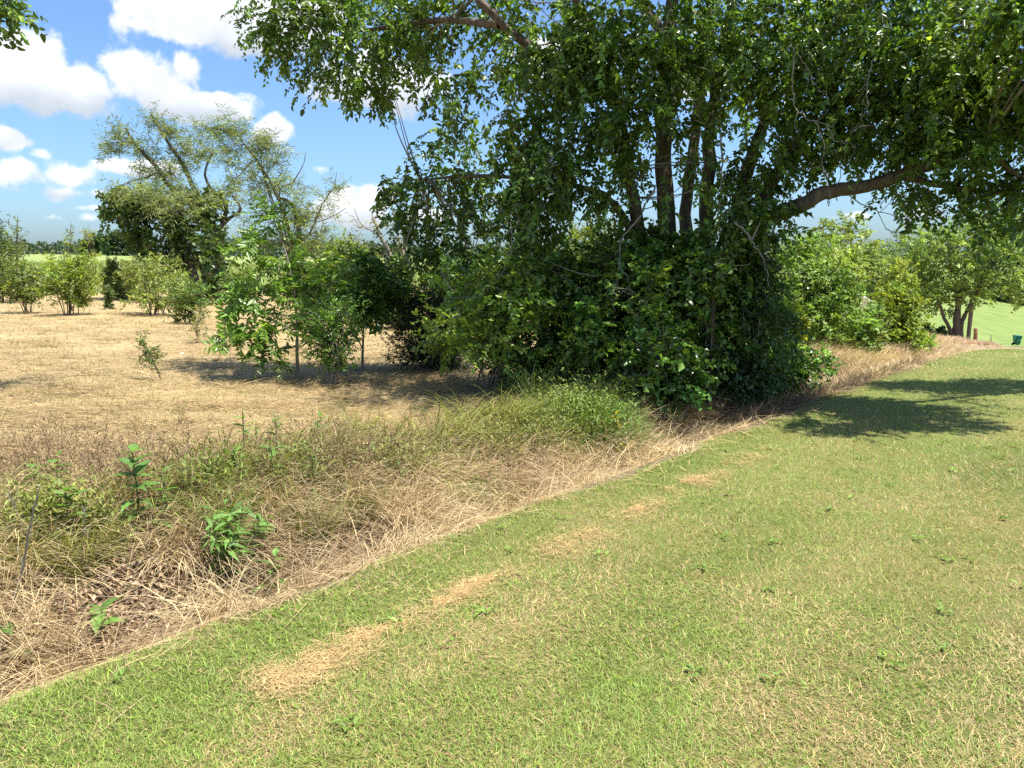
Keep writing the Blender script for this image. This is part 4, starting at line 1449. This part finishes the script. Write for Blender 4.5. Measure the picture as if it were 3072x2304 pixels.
# ------------------------------------------------------------------ shrubs far out on the left
L_LF = dict(nleaf=14, slen=.5, L=.13, W=.05, base=(.19, .25, .055), jit=.2, warm=.6, droop=.0, tidy=.3, six=False, rise=.6)
LS = 'rounded shrubs in the back of the mown field'
lsm = (M_SOFT, M_BARK, M_TWIG)
shrub('field_shrub', 'olive green shrub with dark bare stems, leftmost whole one in the mown field', 'shrub', 27, 27, 40, 266, dict(L_LF, base=(.15, .20, .05)), lsm, LS, nl=10, sprays=22, stems=10, low=.28, shape='vase')
shrub('field_shrub', 'bright green shrub with dark bare stems at its foot in the mown field', 'shrub', 72, 26, 58, 256, dict(L_LF, base=(.19, .27, .045)), lsm, LS, nl=14, sprays=28, stems=12, low=.22)
shrub('field_shrub', 'wide light green shrub in front of the leaning dark trunk', 'shrub', 158, 26.5, 80, 256, L_LF, lsm, LS, nl=15, sprays=22, stems=10, low=.15, clump=(2.6, -.2))
shrub('field_shrub', 'small low shrub at the right foot of the wide light green shrub', 'shrub', 190, 23, 40, 285, dict(L_LF, base=(.12, .19, .04)), lsm, LS, nl=7, sprays=20, stems=5, low=.1)
shrub('field_shrub', 'dense dark green conical shrub between the bright shrub and the wide one', 'shrub', 114, 36, 30, 262, dict(L_LF, base=(.13, .19, .05)), lsm, LS, nl=9, sprays=40, stems=3, low=.05, shape='cone')
shrub('field_shrub', 'tiny narrow cedar in the open ground between the two large shrubs', 'shrub', 110, 29, 11, 286, dict(L_CE, base=(.09, .15, .04), L=.12, W=.03, slen=.3), N3, LS, nl=6, sprays=14, stems=1, low=.03, shape='cone')
shrub('field_shrub', 'tall mid green shrub at the left edge of the field', 'shrub', 2, 33, 46, 232, dict(L_LF, base=(.12, .17, .05)), lsm, LS, nl=12, sprays=34, stems=5, low=.1)
shrub('field_shrub', 'yellowish sparse shrub behind the bright green shrub', 'shrub', 90, 42, 34, 230, dict(L_LF, base=(.21, .25, .055), L=.16), lsm, LS, nl=11, sprays=16, stems=6, low=.1, clump=(2.6, 0))
shrub('field_shrub', 'pale olive shrub filling the gap behind the dense conical shrub', 'shrub', 132, 40, 30, 268, dict(L_LF, base=(.17, .21, .06)), lsm, LS, nl=8, sprays=26, stems=4, low=.1)
for (px, D, top, lab) in [(17, 34, 215, 'thin wispy upright seedling tree above the left shrubs'), (70, 45, 222, 'thin wispy seedling tree against the far woods')]:
    b0 = gp(px, D)
    plant('thin_seedling', lab, 'sapling', b0, [PL(px, top + 16, D, 5, 14, .3, 16), PL(px - 4, top + 30, D, 5, 9, .3, 10), PL(px + 4, top + 34, D, 5, 9, .3, 10)],
          [([b0, at(px, top + 20, D), at(px + 1, top, D)], .04, .01, 'stem')], dict(L_LF, base=(.12, .16, .06), nleaf=9), lsm, 'thin seedlings above the field shrubs', limbs_per=3, clump=(2, -2), crown='foliage')
b0 = gp(-20, 24)
plant('cedar_tree', 'dark cedar cut by the left edge above the field shrubs', 'tree', b0, [PL(-16, 240, 24, 18, 20, .7, 45), PL(-12, 225, 24, 11, 12, .5, 24), PL(-26, 270, 24, 24, 26, .8, 60)], [([b0, at(-20, 250, 24), at(-20, 205, 24)], .09, .02)], dict(L_CE, L=.11, W=.03, slen=.5), N3, None, clump=(2.6, -1))

# ------------------------------------------------------------------ willows
L_WI = dict(nleaf=16, slen=1.1, L=.24, W=.03, base=(.205, .255, .105), jit=.2, warm=.25, droop=.18, tidy=.4, six=False, rise=.45)
L_VI = dict(nleaf=12, slen=.7, L=.22, W=.15, base=(.062, .11, .03), jit=.25, warm=.5, droop=.3, tidy=.3, six=False, rise=.0)
wb0 = gp(213, 36)
wl = thing  # noqa
tree('willow_tree', 'windswept feathery willow on a dark leaning vine-covered trunk at the back of the mown field', 36, 213,
     [(0, [(211, 285), (209, 265), (217, 245), (222, 228)], .34, .2), (.3, [(215, 285), (219, 262), (219, 240), (205, 215), (188, 200)], .26, .12, 'limb'),
      (0, [(218, 245), (205, 222), (190, 200), (168, 184), (155, 165), (143, 153), (132, 140), (126, 128)], .2, .04, 'limb'), (0, [(205, 222), (192, 185), (180, 160), (165, 138), (155, 120), (150, 112)], .14, .03, 'limb'),
      (0, [(221, 232), (226, 205), (212, 190), (205, 172), (214, 150)], .14, .03, 'limb'), (0, [(222, 230), (240, 210), (232, 195)], .12, .03, 'limb'), (0, [(168, 184), (145, 178), (118, 186)], .07, .02, 'limb')],
     [(125, 138, 0, 17, 11, 60), (112, 148, 0, 13, 7, 31), (150, 120, 0, 13, 8, 42), (168, 132, 0, 15, 11, 48), (145, 152, 0, 17, 8, 45), (178, 152, 0, 17, 13, 52), (165, 172, 0, 17, 9, 45), (192, 172, 0, 15, 17, 60),
      (140, 168, 0, 13, 6, 19), (205, 150, 0, 13, 13, 38), (150, 192, -1, 33, 11, 106), (180, 202, -1.5, 36, 17, 159), (225, 195, 0, 17, 17, 52), (130, 198, -1, 19, 7, 45)],
     L_WI, (M_SOFT, M_DBARK, M_DBARK), limbs_per=7, clump=(2.6, -.4))
tree('vine_covered_tree', 'dark green leafy tree with drooping left side standing against the windswept willow', 35.6, 200,
     [(0, [(192, 270), (180, 240), (160, 215)], .25, .1)],
     [(118, 205, 0, 15, 14, 84), (110, 222, 0, 9, 9, 28), (140, 208, 0, 22, 16, 125), (160, 232, 0, 26, 26, 210), (140, 240, 0, 14, 16, 84), (190, 236, 0, 26, 26, 210), (175, 256, 0, 24, 10, 50), (215, 250, -2, 16, 26, 70), (205, 205, 0, 20, 14, 84), (213, 288, -2.5, 9, 14, 22)],
     L_VI, (M_LEAF, M_DBARK, M_DBARK), limbs_per=5, clump=(2.8, -.35))
tree('willow_tree', 'second feathery willow with bare branch tips on its right, behind the bright sapling', 38, 302,
     [(0, [(301, 258), (299, 231), (292, 205), (279, 198)], .17, .07), (.1, [(290, 235), (279, 200), (262, 168), (247, 147), (235, 132)], .12, .02, 'limb'), (0, [(300, 240), (309, 235), (322, 205), (333, 188), (337, 172)], .07, .012, 'limb'),
      (0, [(279, 200), (293, 182), (303, 165), (306, 152)], .05, .012, 'limb'), (0, [(262, 170), (240, 175), (222, 190)], .05, .012, 'limb'), (0, [(262, 168), (270, 148), (272, 138)], .04, .012, 'limb'),
      (0, [(299, 225), (318, 222), (335, 215), (346, 208)], .04, .012, 'limb')],
     [(205, 128, 0, 17, 8, 35), (225, 128, 0, 19, 11, 54), (245, 135, 0, 19, 11, 54), (262, 145, 0, 15, 11, 73), (228, 150, 0, 24, 15, 69), (250, 165, 0, 24, 15, 64), (280, 160, 0, 15, 9, 41), (268, 185, 0, 21, 15, 90), (240, 185, 0, 17, 11, 29),
      (300, 190, 0, 17, 15, 46), (308, 215, 0, 20, 18, 52), (298, 218, 0, 13, 11, 59), (330, 200, 0, 16, 16, 28), (340, 188, 0, 9, 7, 18), (318, 240, 0, 25, 16, 70), (290, 245, 0, 20, 13, 52), (252, 212, 0, 25, 16, 26), (262, 240, 0, 18, 16, 39)],
     L_WI, (M_SOFT, M_BARK, M_DBARK), limbs_per=8, clump=(2.6, -.4))
tree('spindly_tree', 'spindly nearly bare grey tree between the second willow and the great tree', 26, 402,
     [(0, [(392, 300), (385, 275), (390, 255), (380, 235), (372, 215)], .12, .03), (.2, [(400, 285), (405, 262), (398, 235), (393, 210)], .08, .02, 'limb'), (0, [(388, 262), (370, 245), (350, 235)], .05, .01, 'limb'), (0, [(384, 245), (362, 225), (354, 208)], .045, .01, 'limb')],
     [(370, 225, 0, 18, 14, 12), (355, 238, 0, 16, 8, 10), (388, 225, 0, 14, 14, 10), (380, 255, 0, 16, 12, 14), (402, 255, 0, 12, 18, 12), (395, 285, 0, 12, 14, 14)], dict(L_WI, L=.16, W=.03, slen=.5, base=(.2, .21, .10), nleaf=9), (M_SOFT, M_TWIG, M_TWIG), limbs_per=9, clump=(2.6, -1))
# undergrowth behind the saplings
UG = 'shrubs behind the saplings at the field edge'
for (px, D, w, top, c, lab) in [(350, 24, 60, 240, (.115, .18, .04), 'light green shrub behind the slim sapling'), (310, 27, 60, 258, (.14, .18, .06), 'olive shrub behind the tall-leader sapling'), (395, 22, 50, 262, (.10, .16, .04), 'shrub between the slim sapling and the great tree'),
                                (455, 24, 60, 262, (.09, .15, .035), 'shrub seen below the low left foliage of the great tree'), (238, 34, 34, 278, (.13, .2, .04), 'low shrub right of the dark leaning trunk'), (540, 22, 90, 240, (.12, .19, .04), 'tall shrub seen through the gap left of the main trunks'), (590, 26, 70, 216, (.15, .21, .045), 'sunlit shrub top seen through the gap beside the main trunks')]:
    shrub('field_shrub', lab, 'shrub', px, D, w, top, dict(L_LF, base=c, L=.14, W=.07), lsm, UG, nl=11, sprays=36, stems=5, low=.08)

# far tree clump and woods --------------------------------------------------
L_FT = dict(nleaf=9, slen=2.2, L=.95, W=.7, base=(.06, .10, .04), jit=.22, warm=.3, droop=.2, tidy=.2, six=False, rise=.3)
FT = 'far trees at the end of the pasture'
for (px, D, lbs, lab) in [(95, 240, [(92, 244, 0, 10, 9, 70), (99, 240, 0, 8, 8, 50), (88, 250, 0, 8, 6, 40)], 'rounded far tree left of the dark leafy tree, left one of two'), (116, 235, [(113, 243, 0, 9, 9, 70), (121, 240, 0, 9, 11, 70), (117, 251, 0, 12, 6, 60), (128, 248, 0, 8, 8, 40)], 'rounded far tree left of the dark leafy tree, right one of two')]:
    tree('far_tree', lab, D, px, [(0, [(px, 252), (px, 244)], .6, .2)], lbs, L_FT, (M_SOFT, M_BARK, M_BARK), FT, clump=(2, -1.5), limbs_per=1)
fw = Buf()


def woods(D0, px0, px1, top0, top1, n_, c):
    px = rng.uniform(px0, px1, n_)
    D = D0 * rng.uniform(.97, 1.05, n_)
    prof = top0 + (top1 - top0) * (px - px0) / (px1 - px0) + 1.6 * np.sin(px * .35) + .9 * np.sin(px * .9 + 1)
    x = (px - 512) / FPX * D
    y = D
    zt = np.array([at(a, b_, d_)[2] for a, b_, d_ in zip(px, prof, D)])
    zg = H(x, y)
    f = rng.random(n_) ** .6
    z = zg + (zt - zg) * f
    P = np.stack([x, y, z], 1)
    s = D0 * .0042
    leaves(fw, P, rnd(n_) + [0, 0, .3], rnd(n_) + [0, -.5, 1.0], s, s * .8, tints(n_, c, .25), .2, .1, False)


woods(820, -40, 120, 244, 244, 2600, (.055, .085, .045))
woods(430, 205, 420, 238, 246, 5200, (.055, .085, .045))
woods(700, -160, -30, 244, 243, 1200, (.055, .085, .045))
woods(700, 400, 760, 247, 250, 3000, (.055, .085, .045))
woods(360, 930, 1200, 275, 262, 2500, (.06, .095, .04))
stuff(fw.build('far_woods', M_SOFT), 'hazy dark green woods along the far edge of the pasture', 'woods')

# tree at the left, outside the frame, whose branch tips hang in at the top
tb2 = np.array([-9.6, 9.0, float(H(-9.6, 9.0))])
plant('overhanging_tree', 'leafy branch tips of a nearby tree hanging in at the top left corner', 'tree', tb2,
      [PL(-4, 2, 9.0, 16, 9, .35, 16), PL(10, 12, 9, 6, 4, .12, 4), (np.array([-4.9, 9.7, 7.7]), (1.1, .8, .6), 90), PL(-60, -20, 9, 60, 30, .8, 150), PL(-140, -60, 9, 100, 60, 1.4, 130), PL(-260, -60, 9, 100, 70, 1.5, 130), PL(-180, -140, 9.4, 140, 60, 1.7, 130)],
      [([tb2, tb2 + [0, 0, 2.2], tb2 + [.3, 0, 4.5], tb2 + [.6, 0, 6.5]], .2, .06), ([tb2 + [.2, 0, 3.6], at(-150, -10, 9), at(-50, -5, 9), at(2, 4, 9)], .07, .012, 'limb'), ([tb2 + [.5, 0, 5.6], np.array([-7.2, 9.3, 7.3]), np.array([-4.8, 9.8, 7.7])], .07, .015, 'limb')],
      LEAF_ELM, G3, None, limbs_per=4, clump=(2, -.8))
print('tris', sum(len(p.vertices) - 2 for o in COL.objects if o.type == 'MESH' for p in o.data.polygons) if False else len(COL.objects))
